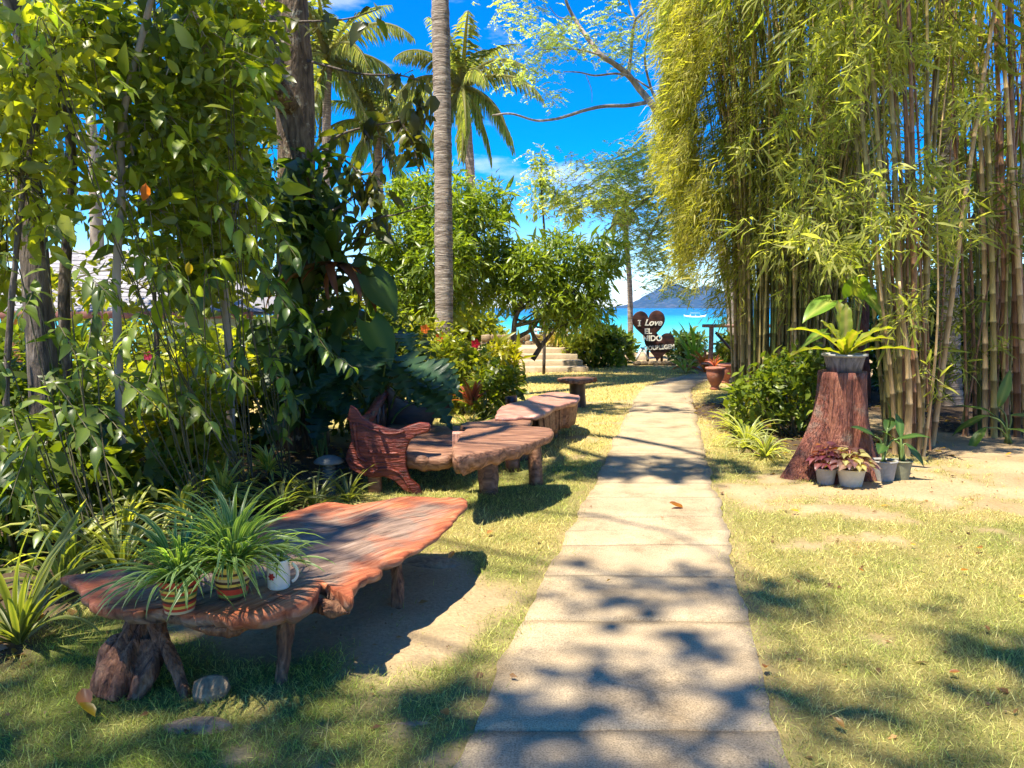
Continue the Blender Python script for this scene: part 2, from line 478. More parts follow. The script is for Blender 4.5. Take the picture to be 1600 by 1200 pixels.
# concrete path: every slab with its own joints
m, nt, N, L = newmat("path_concrete")
tc = N("ShaderNodeTexCoord")
n1 = N("ShaderNodeTexNoise"); n1.inputs["Scale"].default_value = 2.6; n1.inputs["Detail"].default_value = 10; n1.inputs["Roughness"].default_value = .65; L(tc.outputs["Object"], n1.inputs["Vector"])
r1 = ramp(nt, [(.3, (.24, .175, .10)), (.45, (.37, .28, .165)), (.68, (.49, .375, .225))]); L(n1.outputs[0], r1.inputs[0])
n2 = N("ShaderNodeTexNoise"); n2.inputs["Scale"].default_value = 130; n2.inputs["Detail"].default_value = 4; n2.inputs["Roughness"].default_value = .75; L(tc.outputs["Object"], n2.inputs["Vector"])
mr = N("ShaderNodeMapRange"); mr.inputs[1].default_value = .32; mr.inputs[2].default_value = .68; mr.inputs[3].default_value = .42; mr.inputs[4].default_value = 1.36; L(n2.outputs[0], mr.inputs[0])
oi = N("ShaderNodeObjectInfo"); mo = N("ShaderNodeMapRange"); mo.inputs[3].default_value = .93; mo.inputs[4].default_value = 1.06; L(oi.outputs["Random"], mo.inputs[0])
mm = N("ShaderNodeMath"); mm.operation = 'MULTIPLY'; L(mr.outputs[0], mm.inputs[0]); L(mo.outputs[0], mm.inputs[1])
mu = N("ShaderNodeVectorMath"); mu.operation = 'SCALE'; L(r1.outputs[0], mu.inputs[0]); L(mm.outputs[0], mu.inputs["Scale"])
b = N("ShaderNodeBsdfPrincipled"); b.inputs["Roughness"].default_value = .9; b.inputs["Specular IOR Level"].default_value = .2
L(mu.outputs[0], b.inputs["Base Color"])
bp = N("ShaderNodeBump"); bp.inputs["Strength"].default_value = .55; bp.inputs["Distance"].default_value = .006
L(n2.outputs[0], bp.inputs["Height"]); L(bp.outputs[0], b.inputs["Normal"])
o = N("ShaderNodeOutputMaterial"); L(b.outputs[0], o.inputs[0])
M_PATH = m
path = struct(link("path", None))
joints = [1.2, 2.0, 2.76, 3.78, 4.42, 5.02, 5.36, 5.72, 6.32]
while joints[-1] < 18.6: joints.append(joints[-1] + rng.uniform(.5, .85))
for a, c in zip(joints[:-1], joints[1:]):
    nn = 14
    ys = np.linspace(a + .005, c - .005, nn)
    tilt = rng.normal(0, .004, 2)
    gap = rng.normal(0, .004)
    rows = []
    for si, sgn in ((0, -1), (1, 1)):
        xe = pc(ys) + sgn * (pw(ys) + (fbm(ys * 3, ys * 0 + si * 9, 40 + si, 4) - .5) * .10)
        rows.append(xe)
    us = np.linspace(0, 1, 14)
    GX = rows[0][:, None] * (1 - us) + rows[1][:, None] * us
    wob = (fbm(us * 9 + a * 7, us * 0 + 3, 51, 4) - .5) * .022
    GY = ys[:, None] + wob[None] * (np.linspace(1, -1, nn)[:, None] ** 1) * 0 + wob[None]
    GZ = .022 + gap + tilt[0] * (us[None] - .5) + (fbm(GX * 2, GY * 2, 44, 3) - .5) * .012
    er = np.minimum(np.minimum(us, 1 - us)[None] * 13, np.minimum(np.arange(nn), nn - 1 - np.arange(nn))[:, None])
    GZ = GZ - .004 * (er < .5)
    top = np.stack([GX, GY, GZ], -1).reshape(-1, 3); k = 14
    ii = (np.arange(nn - 1)[:, None] * k + np.arange(k - 1)[None]).ravel()
    T = [np.stack([ii, ii + 1, ii + k + 1], 1), np.stack([ii, ii + k + 1, ii + k], 1)]
    per = list(range(k)) + [r * k + k - 1 for r in range(1, nn)] + [(nn - 1) * k + q for q in range(k - 2, -1, -1)] + [r * k for r in range(nn - 2, 0, -1)]
    per = np.array(per); bot = top[per].copy(); bot[:, 2] = -.05
    nb = len(per); q = np.arange(nb); q2 = (q + 1) % nb
    T += [np.stack([per[q], len(top) + q, len(top) + q2], 1), np.stack([per[q], len(top) + q2, per[q2]], 1)]
    MB().add(np.vstack([top, bot]), np.concatenate(T)).build("slab", M_PATH, path)

# sea
m, nt, N, L = newmat("sea_water")
tc = N("ShaderNodeTexCoord"); mp = N("ShaderNodeMapping"); mp.inputs["Scale"].default_value = (.25, 1.0, 1); L(tc.outputs["Object"], mp.inputs[0])
n1 = N("ShaderNodeTexNoise"); n1.inputs["Scale"].default_value = .35; n1.inputs["Detail"].default_value = 8; L(mp.outputs[0], n1.inputs["Vector"])
sx = N("ShaderNodeSeparateXYZ"); L(tc.outputs["Object"], sx.inputs[0])
mr = N("ShaderNodeMapRange"); mr.inputs[1].default_value = 60; mr.inputs[2].default_value = 700; L(sx.outputs[1], mr.inputs[0])
mr.interpolation_type = 'SMOOTHERSTEP'
ad = N("ShaderNodeMath"); ad.operation = 'POWER'; ad.inputs[1].default_value = .35; L(mr.outputs[0], ad.inputs[0])
n4 = N("ShaderNodeTexNoise"); n4.inputs["Scale"].default_value = .02; L(mp.outputs[0], n4.inputs["Vector"])
a2 = N("ShaderNodeMath"); a2.operation = 'MULTIPLY_ADD'; a2.inputs[1].default_value = .35; L(n4.outputs[0], a2.inputs[0]); L(ad.outputs[0], a2.inputs[2])
r = ramp(nt, [(.12, (.17, .46, .42)), (.45, (.03, .33, .36)), (.8, (.008, .2, .30)), (1.2 / 1.25, (.004, .12, .25))]); L(a2.outputs[0], r.inputs[0])
b = N("ShaderNodeBsdfPrincipled"); b.inputs["Roughness"].default_value = .35; b.inputs["Specular IOR Level"].default_value = .3
L(r.outputs[0], b.inputs["Base Color"])
bp = N("ShaderNodeBump"); bp.inputs["Strength"].default_value = .6; bp.inputs["Distance"].default_value = .5; L(n1.outputs[0], bp.inputs["Height"]); L(bp.outputs[0], b.inputs["Normal"])
o = N("ShaderNodeOutputMaterial"); L(b.outputs[0], o.inputs[0])
sxs = np.linspace(-6500, 6500, 20); sys_ = np.concatenate([[44], np.geomspace(60, 9000, 24)])
X, Y = np.meshgrid(sxs, sys_); nx = len(sxs)
ii = (np.arange(len(sys_) - 1)[:, None] * nx + np.arange(nx - 1)[None]).ravel()
sea = struct(MB().add(np.stack([X, Y, X * 0 - 1.5], -1).reshape(-1, 3), np.concatenate([np.stack([ii, ii + 1, ii + nx + 1], 1), np.stack([ii, ii + nx + 1, ii + nx], 1)])).build("sea", m))

# far island: a ridge with depth, wooded slopes
ISL_Y = 5200.
ku = np.array([930, 960, 985, 1003, 1018, 1032, 1048, 1062, 1080, 1100, 1125, 1150, 1190, 1240, 1300, 1380, 1450, 1520, 1600])
kh = np.array([0, 2, 6, 14, 20, 28, 31, 29, 25, 27, 24, 19, 22, 26, 30, 22, 14, 8, 0]) * 1.3 * ISL_Y / FPX
xs = np.linspace((930 - 800) / FPX * ISL_Y, (1600 - 800) / FPX * ISL_Y, 180); ys = np.linspace(ISL_Y - 500, ISL_Y + 900, 40)
X, Y = np.meshgrid(xs, ys)
hh = np.interp(X, (ku - 800) / FPX * ISL_Y, kh)
prof = np.interp(Y, [ISL_Y - 500, ISL_Y - 150, ISL_Y, ISL_Y + 300, ISL_Y + 900], [0, .55, 1, .7, 0])
Z = hh * prof * (.72 + .5 * fbm(X / 130, Y / 130, 77, 5)) - 3
nx = len(xs); ii = (np.arange(len(ys) - 1)[:, None] * nx + np.arange(nx - 1)[None]).ravel()
M_ISL = woodmat("island_forest", [(.3, (.02, .04, .02)), (.55, (.04, .065, .035)), (.78, (.12, .11, .09))], (.02, .02, .02), 8, .95, .3, 3, spec=.05)
struct(MB().add(np.stack([X, Y, Z], -1).reshape(-1, 3), np.concatenate([np.stack([ii, ii + 1, ii + nx + 1], 1), np.stack([ii, ii + nx + 1, ii + nx], 1)])).build("island", M_ISL))

# air between the garden and the island
m, nt, N, L = newmat("air")
pv = N("ShaderNodeVolumePrincipled"); pv.inputs["Density"].default_value = 0.00007; pv.inputs["Color"].default_value = (.07, .28, 1.0, 1); pv.inputs["Anisotropy"].default_value = 0.0
o = N("ShaderNodeOutputMaterial"); L(pv.outputs[0], o.inputs["Volume"])
V, T = box((0, 4495, 70), (13400, 9110, 158), bev=.5)
HAZE = stuff(MB().add(V, T).build("haze", m, smooth=False))
# ------------------------------------------------------------------ garden furniture and built things
m, nt, N, L = newmat("weathered_slab")       # grey weathered heart, raw orange-red sapwood towards the rim, dark checks along the grain
at = N("ShaderNodeAttribute"); at.attribute_name = "Col"; sp_ = N("ShaderNodeSeparateColor"); L(at.outputs["Color"], sp_.inputs[0])
tc = N("ShaderNodeTexCoord"); mp = N("ShaderNodeMapping"); mp.vector_type = 'TEXTURE'; mp.inputs["Scale"].default_value = (.5, .055, .1); mp.inputs["Rotation"].default_value = (0, 0, R(48)); L(tc.outputs["Object"], mp.inputs[0])
n1 = N("ShaderNodeTexNoise"); n1.inputs["Scale"].default_value = 1; n1.inputs["Detail"].default_value = 9; n1.inputs["Roughness"].default_value = .68; n1.inputs["Distortion"].default_value = 1.6; L(mp.outputs[0], n1.inputs["Vector"])
rg = ramp(nt, [(.3, (.04, .024, .016)), (.42, (.18, .115, .078)), (.56, (.30, .20, .14)), (.72, (.44, .32, .23))]); L(n1.outputs[0], rg.inputs[0])
ro = ramp(nt, [(.3, (.09, .022, .012)), (.42, (.36, .09, .035)), (.56, (.52, .17, .07)), (.72, (.62, .31, .17))]); L(n1.outputs[0], ro.inputs[0])
n2 = N("ShaderNodeTexNoise"); n2.inputs["Scale"].default_value = 2.6; n2.inputs["Detail"].default_value = 6; n2.inputs["Roughness"].default_value = .6; L(tc.outputs["Object"], n2.inputs["Vector"])
ma = N("ShaderNodeMath"); ma.operation = 'MULTIPLY_ADD'; ma.inputs[1].default_value = 1.9; L(n2.outputs[0], ma.inputs[0]); L(sp_.outputs[0], ma.inputs[2])
mr = N("ShaderNodeMapRange"); mr.inputs[1].default_value = 1.12; mr.inputs[2].default_value = 1.5; L(ma.outputs[0], mr.inputs[0])
mx = N("ShaderNodeMix"); mx.data_type = 'RGBA'; L(mr.outputs[0], mx.inputs[0]); L(rg.outputs[0], mx.inputs[6]); L(ro.outputs[0], mx.inputs[7])
b = N("ShaderNodeBsdfPrincipled"); b.inputs["Roughness"].default_value = .62; b.inputs["Specular IOR Level"].default_value = .3; L(mx.outputs[2], b.inputs["Base Color"])
bp = N("ShaderNodeBump"); bp.inputs["Strength"].default_value = 1.0; bp.inputs["Distance"].default_value = .03; L(n1.outputs[0], bp.inputs["Height"]); L(bp.outputs[0], b.inputs["Normal"])
o = N("ShaderNodeOutputMaterial"); L(b.outputs[0], o.inputs[0])
M_SLAB = m
M_ROOT = woodmat("root_wood", [(.3, (.045, .02, .012)), (.5, (.2, .085, .04)), (.7, (.40, .2, .1))], (22, 22, 6), 7, .75, 1.0, .03)
M_RED = woodmat("polished_red_wood", [(.3, (.03, .005, .003)), (.5, (.13, .018, .008)), (.72, (.24, .045, .018))], (5, 5, 26), 8, .5, .8, .02, coat=.08, spots=((.28, .08, .035), 4, .6, .75))
M_BROWN = woodmat("brown_plank", [(.28, (.05, .022, .012)), (.48, (.21, .095, .05)), (.72, (.37, .20, .115))], (2.5, 22, 22), 7, .6, .6, .015)
M_PINK = woodmat("reddish_slab", [(.25, (.22, .09, .06)), (.5, (.40, .19, .13)), (.75, (.54, .3, .22))], (3, 9, 9), 6, .5, .5, .015, coat=.1)
M_DARK = woodmat("dark_stained_wood", [(.3, (.02, .009, .006)), (.7, (.075, .032, .02))], (4, 4, 12), 6, .45, .4, .01, coat=.2)
M_STONE = woodmat("pale_stone", [(.3, (.13, .088, .05)), (.7, (.34, .25, .145))], (14, 14, 14), 7, .9, .7, .02)
M_STEP = woodmat("step_stone", [(.3, (.30, .22, .13)), (.7, (.48, .38, .24))], (3, 3, 3), 7, .9, .5, .02)
M_TERRA = woodmat("terracotta", [(.3, (.24, .085, .05)), (.7, (.40, .155, .095))], (6, 6, 6), 5, .75, .3, .01, spots=((.45, .3, .22), 7, .58, .75))
M_COL = colmat("painted_ceramic", .35, .5)
M_SOIL = plain("pot_soil", (.05, .035, .022), .95, .3, 60, .8)
M_CREAM = plain("cream_plastic", (.50, .47, .38), .55, .1, 20, .1)
M_WHITE = plain("white_paint", (.75, .75, .72), .55, .06, 12, .1)
M_GREYPOT = plain("grey_pot", (.30, .29, .26), .7, .15, 18, .2)
M_OLIVE = plain("olive_pot", (.22, .22, .13), .7, .15, 18, .2)

def outline(pts, z):
    return np.array([G(u, v, z)[:2] for u, v in pts])

# --- live-edge root table in the foreground
t = thing("root_slab_table", "big weathered root slab table with orange-red edges, carrying potted grasses", "table")
ol = outline([(98, 910), (150, 900), (230, 892), (320, 868), (400, 828), (455, 797), (510, 788), (580, 783), (660, 781), (722, 779), (736, 790), (712, 812), (690, 830),
              (655, 852), (626, 872), (604, 884), (590, 900), (562, 915), (548, 938), (520, 925), (505, 915), (490, 938), (455, 950), (420, 962), (375, 968), (330, 970), (290, 955), (262, 945), (225, 958), (190, 962), (160, 955), (135, 930)], .38)
def th1(x, y):
    return .024 + .034 * sstep(4.0, 3.1, y) + .03 * fbm(np.asarray(x) * 4, np.asarray(y) * 4, 3)
V, T = slab(ol, .385, th1, und=.02, seed=5, edge=.012, rough_edge=.034, dish=.008)
ring = np.concatenate([np.repeat([0, .05, .12, .25, .42, .58, .66, .75, .3, .2, .1, .0], (len(V) - 2) // 12), [0, 0]])
TOP1 = V[: 7 * ((len(V) - 2) // 12)]
MB().add(V, T, np.repeat(ring[:, None], 3, 1)).build("table_top", M_SLAB, t)
def leg(parent, pts, rad, mat, rough=.5, k=12, seed=1, n=14, name="leg"):
    pa = spath(pts, n); rr = np.interp(np.linspace(0, 1, n), np.linspace(0, 1, len(rad)), rad)
    V, T = tube(pa, rr, k, rough, seed, ridge=.3)
    return MB().add(V, T).build(name, mat, parent)
def under(u, v, dy=.0, z=.3):
    g = G(u, v, 0); return np.array([g[0], g[1] + dy, z])
leg(t, [under(438, 1062, 0, -.03), under(443, 1058, .03, .12), under(452, 1050, .03, .32)], [.026, .028, .05], M_ROOT, .4, 18, 3, 20)
leg(t, [under(622, 945, 0, -.03), under(620, 943, .04, .14), under(612, 930, .06, .34)], [.034, .03, .05], M_ROOT, .35, 18, 4, 20)
leg(t, [under(292, 1084, 0, -.03), under(275, 1072, 0, .09), under(248, 1060, .02, .22), under(232, 1050, .08, .34)], [.022, .026, .032, .05], M_ROOT, .5, 18, 5, 26)
leg(t, [under(500, 880, -.35, -.03), under(500, 880, -.3, .15), under(500, 880, -.35, .33)], [.06, .045, .06], M_ROOT, .4, 18, 8, 18)
leg(t, [under(172, 1082, 0, -.03), under(188, 1075, .02, .07), under(212, 1062, .04, .18), under(232, 1048, .1, .34)], [.075, .08, .06, .085], M_ROOT, .8, 30, 6, 34, "root_foot")
leg(t, [under(152, 1080, 0, -.03), under(158, 1078, .02, .04), under(168, 1070, .03, .13), under(190, 1066, .06, .17)], [.035, .05, .05, .03], M_ROOT, .8, 24, 7, 26, "root_foot")
leg(t, [under(212, 1086, 0, -.03), under(224, 1078, .03, .06), under(226, 1068, .06, .16)], [.035, .05, .055], M_ROOT, .9, 24, 9, 24, "root_foot")
leg(t, [under(120, 1088, .04, -.02), under(150, 1080, .04, .01), under(180, 1075, .05, .05)], [.01, .02, .03], M_ROOT, .7, 12, 19, 16, "root_foot")
# torn bark curling below the front rim
leg(t, [G(392, 968, .325), G(440, 958, .315), G(486, 945, .31), G(520, 952, .315), G(546, 955, .32)], [.012, .026, .034, .03, .01], M_ROOT, .7, 18, 12, 40, "bark_curl")
leg(t, [G(285, 972, .31), G(330, 982, .305), G(372, 978, .31), G(405, 968, .32)], [.01, .024, .026, .012], M_ROOT, .7, 18, 14, 34, "bark_curl")

# --- striped pots and the mug on the table (plants come with the vegetation)
def bands(mb, prof, cols, k=28, wob=0):
    for (a, b), c in zip(zip(prof[:-1], prof[1:]), cols):
        V, T = lathe([a, b], k, wob); mb.add(V, T, c)
RED, YEL, GRN, TAN, BLK = (.42, .045, .025), (.6, .42, .08), (.12, .2, .05), (.5, .38, .22), (.06, .03, .025)
def striped_pot(label, loc, r, h, cols):
    t = thing("striped_pot", label, "plant pot", loc, "striped pots on the root table")
    zs = np.linspace(0, h, len(cols) + 1)
    mb = MB(); rr = lambda z: r * (.74 + .26 * z / h)
    V, T = lathe([(0.001, .004), (rr(0), 0)], 28); mb.add(V, T, cols[0])
    bands(mb, [(rr(z), z) for z in zs], cols)
    mb.build("body", M_COL, t)
    mb = MB(); bands(mb, [(r, h - .002), (r * 1.06, h), (r * 1.06, h + .014), (r * .93, h + .014), (r * .92, h - .02)], [cols[-1]] * 4); mb.build("rim", M_COL, t)
    V, T = lathe([(r * .93, h - .012), (r * .5, h - .006), (0.001, h - .004)], 20); MB().add(V, T).build("soil", M_SOIL, t)
    return t
def on_top(u, v):
    g = G(u, v, .385); k = np.argsort(((TOP1[:, :2] - g[:2]) ** 2).sum(1))[:4]; g[2] = TOP1[k, 2].max() - .002; return g
pA, pB, pC = on_top(281, 948), on_top(364, 934), on_top(436, 921)
potA = striped_pot("small striped pot with long grassy plant at the table's left end", pA, .078, .125, [TAN, RED, YEL, RED, BLK, YEL, GRN, RED, YEL, BLK, RED])
potB = striped_pot("striped pot with the fullest grassy plant, between the other pot and the mug", pB, .08, .13, [BLK, GRN, RED, RED, BLK, YEL, BLK, TAN, YEL, BLK, YEL])
mug = thing("mug_planter", "white mug with handle and red flower print, used as a plant pot", "mug", pC)
V, T = lathe([(0.001, .003), (.043, 0), (.047, .006), (.05, .12), (.05, .128), (.045, .128), (.044, .095)], 28); MB().add(V, T, (.72, .70, .62)).build("cup", M_COL, mug)
a = np.linspace(-1.25, 1.25, 16); V, T = tube(np.stack([.048 + .036 * np.cos(a), a * 0 - .005, .068 + .042 * np.sin(a)], 1), .0065, 8); MB().add(V, T, (.72, .70, .62)).build("handle", M_COL, mug)
V, T = lathe([(.0445, .105), (.001, .11)], 20); MB().add(V, T).build("soil", M_SOIL, mug)
mb = MB()
for k in range(6):
    an = k / 6 * 6.283
    ca, sa = math.cos(an), math.sin(an)
    q = np.array([[0, 0], [.006, .006], [.015, .004], [.018, 0], [.015, -.004], [.006, -.006]])
    q = np.c_[q[:, 0] * ca - q[:, 1] * sa, q[:, 0] * sa + q[:, 1] * ca]
    th = -math.pi / 2 - .35 + q[:, 0] / .05
    V = np.c_[.0502 * np.cos(th), .0502 * np.sin(th), .062 + q[:, 1]]
    mb.add(V, [[0, 1, 2], [0, 2, 3], [0, 3, 4], [0, 4, 5]], (.4, .03, .03) if k % 2 else (.3, .02, .02))
mb.build("flower_print", M_COL, mug)

# --- carved armchair bench
t = thing("carved_bench", "polished red-brown carved wooden bench with scrolled side panel, beside the shrubs", "bench")
YB = 6.45
side = [(547, 634), (556, 640), (565, 654), (580, 662), (602, 669), (622, 672), (640, 665), (655, 661), (669, 662), (673, 667), (669, 676), (652, 680), (640, 689), (634, 706), (634, 728), (640, 748), (654, 760), (660, 772),
        (657, 779), (645, 775), (630, 766), (616, 752), (600, 745), (582, 747), (562, 742), (547, 733), (539, 718), (543, 702), (549, 690), (546, 668), (543, 648)]
def side_panel(y0, dx, sc, mat, nm):
    pts = []
    for u, v in side:
        p = P(u, v, YB); pts.append((p[0], p[2]))
    pts = np.array(pts); pts[:, 0] = pts[:, 0] + dx
    pts[:, 1] = np.maximum(pts[:, 1] * sc, .0)
    V, T = prism([tuple(p) for p in pts[::-1]], .07, .012)
    V = V + [0, y0, 0]
    return MB().add(V, T).build(nm, mat, t)
sp = side_panel(YB, 0, 1.0, M_RED, "side_panel")
# carved relief lines on the side panel
for pts, r in (([(553, 660), (556, 690), (560, 712), (572, 722)], .014), ([(575, 706), (600, 708), (622, 708)], .008), ([(580, 738), (600, 732), (622, 738), (634, 752), (640, 764)], .009), ([(560, 662), (585, 672), (610, 678), (632, 674)], .009), ([(548, 720), (566, 730), (584, 740)], .008)):
    V, T = tube(spath([P(u, v, YB - .002) for u, v in pts], 16), r * 1.15, 8, .3); MB().add(V, T).build("carved_line", M_RED, sp)
x0 = P(560, 700, YB)[0]
side_panel(8.05, .06, 1.0, M_DARK, "side_panel")
# seat log, backrest rail
V, T = slab([(x0 + .02, 6.50), (x0 + .35, 6.54), (x0 + .78, 6.50), (x0 + .86, 6.9), (x0 + .84, 7.5), (x0 + .8, 8.04), (x0 + .4, 8.02), (x0 + .02, 8.04), (x0 - .02, 7.3)], .36, .14, und=.02, seed=9, rough_edge=.02)
MB().add(V, T).build("seat", M_BROWN, t)
pr = [(x0 - .05, 6.52, .66), (x0 - .06, 6.8, .58), (x0 - .05, 7.2, .56), (x0 - .06, 7.6, .60), (x0 - .05, 8.05, .70)]
V, T = tube(spath(pr, 20), .05, 10, .3, 4); MB().add(V, T).build("back_rail", M_RED, t)
for yb in np.linspace(6.62, 7.95, 5):
    V, T = box((x0 - .03, yb, .46), (.04, .16, .30), bev=.012); MB().add(V, T).build("back_splat", M_DARK, t)
for u, v, y in ((582, 778, 6.42), (0, 0, 8.0)):
    bx = P(582, 778, 6.42)[0]
    V, T = box((bx, y + .13, .13), (.11, .11, .30), bev=.015); MB().add(V, T).build("leg", M_BROWN, t)

# --- wedge table in front of the bench
t = thing("wedge_table", "thick wedge-edged slab table on posts beside the carved bench", "table")
ol = outline([(722, 676), (732, 671), (775, 668), (820, 667), (858, 668), (862, 673), (858, 682), (820, 694), (780, 702), (735, 709), (712, 712), (708, 700)], .55)
xl, xr = ol[:, 0].min(), ol[:, 0].max()
V, T = slab(ol, .555, lambda x, y: .15 - .08 * (np.asarray(x) - xl) / (xr - xl), und=.012, seed=21, edge=.02, rough_edge=.012)
MB().add(V, T).build("table_top", M_BROWN, t)
for (u, v, w) in ((764, 771, .10), (838, 757, .075), (800, 735, .09)):
    g = G(u, v, 0)
    V, T = tube(spath([g + [.0, 0, -.03], g + [-.01, .02, .25], g + [-.02, .03, .44]], 8), np.array([w, w * .95, w, w, w, w, w * 1.05, w * 1.05]) * .82, 14, .3, int(u), ridge=.25); MB().add(V, T).build("leg", M_BROWN if u != 800 else M_DARK, t)
g = P(716, 702, 6.35)
V, T = slab(np.array([[-.06, -.02], [.05, -.03], [.07, .02], [.04, .05], [-.05, .04]]) + g[:2] + [.01, .1], .54, .28, und=.01, seed=4, rough_edge=.01, edge=.03)
MB().add(V, T).build("end_block", M_PINK, t)

# --- long pale plank bench behind it
t = thing("plank_bench", "low pale plank bench between the wedge table and the red slab table", "bench")
ol = outline([(720, 664), (740, 657), (775, 654), (812, 650), (830, 654), (828, 662), (800, 667), (760, 671), (725, 671)], .42)
V, T = slab(ol, .42, .09, und=.012, seed=31, rough_edge=.015); MB().add(V, T).build("seat", M_BROWN, t)
for u, v in ((735, 668), (815, 660)):
    g = G(u, v, .40); V, T = box((g[0], g[1] + .05, .16), (.16, .14, .36), rot=.3, bev=.02); MB().add(V, T).build("leg", M_BROWN, t)

# --- red slab table with a root body
t = thing("red_slab_table", "reddish slab table with a hanging root block at its right end", "table")
ol = outline([(774, 645), (785, 635), (815, 627), (840, 617), (870, 613), (900, 616), (907, 621), (897, 628), (874, 634), (858, 641), (845, 648), (810, 650), (780, 651)], .47)
V, T = slab(ol, .47, .06, und=.015, seed=41, rough_edge=.02); MB().add(V, T).build("table_top", M_PINK, t)
ob = outline([(843, 646), (858, 641), (876, 633), (896, 627), (903, 622), (890, 618), (866, 622), (850, 632)], .44)
V, T = slab(ob, .44, .30, und=.01, seed=43, rough_edge=.03, flare=-.08, edge=.04); MB().add(V, T).build("root_block", M_BROWN, t)
for u, v in ((866, 683), (885, 668), (800, 668), (835, 682)):
    g = G(u, v, 0); V, T = tube(spath([g + [0, .0, -.03], g + [.0, .03, .2], g + [-.02, .05, .42]], 8), [.05, .055, .06, .07, .07, .075, .08, .08], 9, .4, u); MB().add(V, T).build("leg", M_BROWN if u > 840 else M_DARK, t)

# --- stump table further back
g = G(902, 636, 0)
t = thing("pedestal_table", "small round-topped table on a dark stump beside the path", "table", g)
V, T = lathe([(.16, -.03), (.145, .05), (.13, .2), (.13, .36), (.15, .42)], 16, .06); MB().add(V, T).build("pedestal", M_DARK, t)
an = np.linspace(0, 6.283, 14, endpoint=False)
V, T = slab(np.c_[.30 * np.cos(an) * (1 + .12 * np.sin(an * 3)), .26 * np.sin(an) * (1 + .1 * np.cos(an * 2))], .47, .065, und=.01, seed=47, rough_edge=.02); MB().add(V, T).build("table_top", M_BROWN, t)

# --- garden lamp
g = G(515, 772, 0)
M_LAMP = plain("lamp_metal", (.11, .115, .095), .6, .15, 15, .2)
t = thing("garden_lamp", "grey mushroom-capped garden lamp with louvres among the strap plants", "garden lamp", g)
V, T = lathe([(.055, -.03), (.055, .10), (.05, .11)], 18); MB().add(V, T).build("base", M_LAMP, t)
V, T = lathe([(.03, .10), (.03, .29)], 12); MB().add(V, T).build("core", M_CREAM, t)
for k in range(6):
    V, T = lathe([(.036, .118 + k * .029), (.058, .112 + k * .029), (.06, .118 + k * .029), (.036, .13 + k * .029)], 18); MB().add(V, T).build("louvre", M_LAMP, t)
V, T = lathe([(.05, .285), (.125, .275), (.13, .285), (.10, .315), (.05, .335), (.001, .34)], 20); MB().add(V, T).build("cap", M_LAMP, t)

# --- stones, a pale flat block under the table tip
def rock(label, loc, r, seed, squash=.6, mat=M_STONE, name="stone", parent=None):
    import bmesh
    bm = bmesh.new(); bmesh.ops.create_icosphere(bm, subdivisions=2, radius=1)
    V = np.array([v.co[:] for v in bm.verts]); T = np.array([[v.index for v in f.verts] for f in bm.faces]); bm.free()
    d = 1 + .55 * (fbm(V[:, 0] * 1.6 + seed * 3 + 20, V[:, 1] * 1.6 + V[:, 2] * 1.3 + 20, seed, 3) - .5)
    V = V * d[:, None] * np.asarray(r) * [1, 1, squash]
    o = MB().add(V, T).build(name, mat, parent, smooth=False, loc=loc)
    if parent is None: tag(o, label, "stone")
    return o
rock("squarish pale stone by the root foot of the near table", G(330, 1085, 0) + [0, 0, .02], (.075, .06, .08), 3, .8)
rock("flat sandy stone half buried in the lawn below the near table", G(310, 1130, 0) + [0, 0, -.02], (.15, .07, .06), 5, .5)
rock("pale flat block standing for a sunlit strip of sand under the table tip", G(672, 878, 0) + [0, 0, -.015], (.21, .13, .1), 8, .4)  # stone shape added in place of a sunlit strip of sand
rock("long low ridge of pale stone in the grass at the bottom", G(620, 1130, 0) + [0, 0, -.03], (.22, .07, .08), 9, .45)

# --- stone steps, low wall
t = thing("stone_steps", "broad shallow stone steps rising beyond the golden lawn", "steps")
s0 = G(804, 581, 0); s1 = G(902, 575, 0)
for k in range(4):
    a = np.array([-.15, 19.0 + k * .42, 0]); w = 1.95 - .12 * k
    V, T = box((a[0] + w / 2 + .02 * k, a[1] + 1.0, .135 * (k + 1) - .2), (w + .5 * (k == 3), 2.0, .4), rot=.12, bev=.02); MB().add(V, T).build("step", M_STEP, t)
t = thing("stone_wall", "low rough stone wall topping the steps under the mango trees", "wall")
xx = -.9
while xx < 1.75:
    w = rng.uniform(.2, .38)
    for r in range(2):
        V, T = box((xx + w / 2 + rng.normal(0, .01), 22.3 + .12 * xx + rng.normal(0, .02), .55 + r * .19), (w * .96, .3, .185), rot=.1 + rng.normal(0, .04), jit=.012, bev=.03)
        MB().add(V, T).build("stone", M_STONE, t)
    xx += w
V, T = box((.42, 22.35, .20), (2.9, .28, .62), rot=.12, bev=.03); MB().add(V, T).build("footing", M_STEP, t)
# white balustrade by the beach
t = thing("white_balustrade", "white railing with upright panels beyond the stone wall", "railing")
for k in range(6):
    V, T = box((.85 + k * .42, 27.5, .28), (.09, .09, 1.1), bev=.01); MB().add(V, T).build("post", M_WHITE, t)
for z in (.82, .1):
    V, T = box((1.9, 27.5, z), (2.5, .12, .09), bev=.01); MB().add(V, T).build("rail", M_WHITE, t)
for k in range(5):
    V, T = box((1.06 + k * .42, 27.53, .45), (.2, .03, .6), bev=.005); MB().add(V, T).build("panel", M_GREYPOT, t)

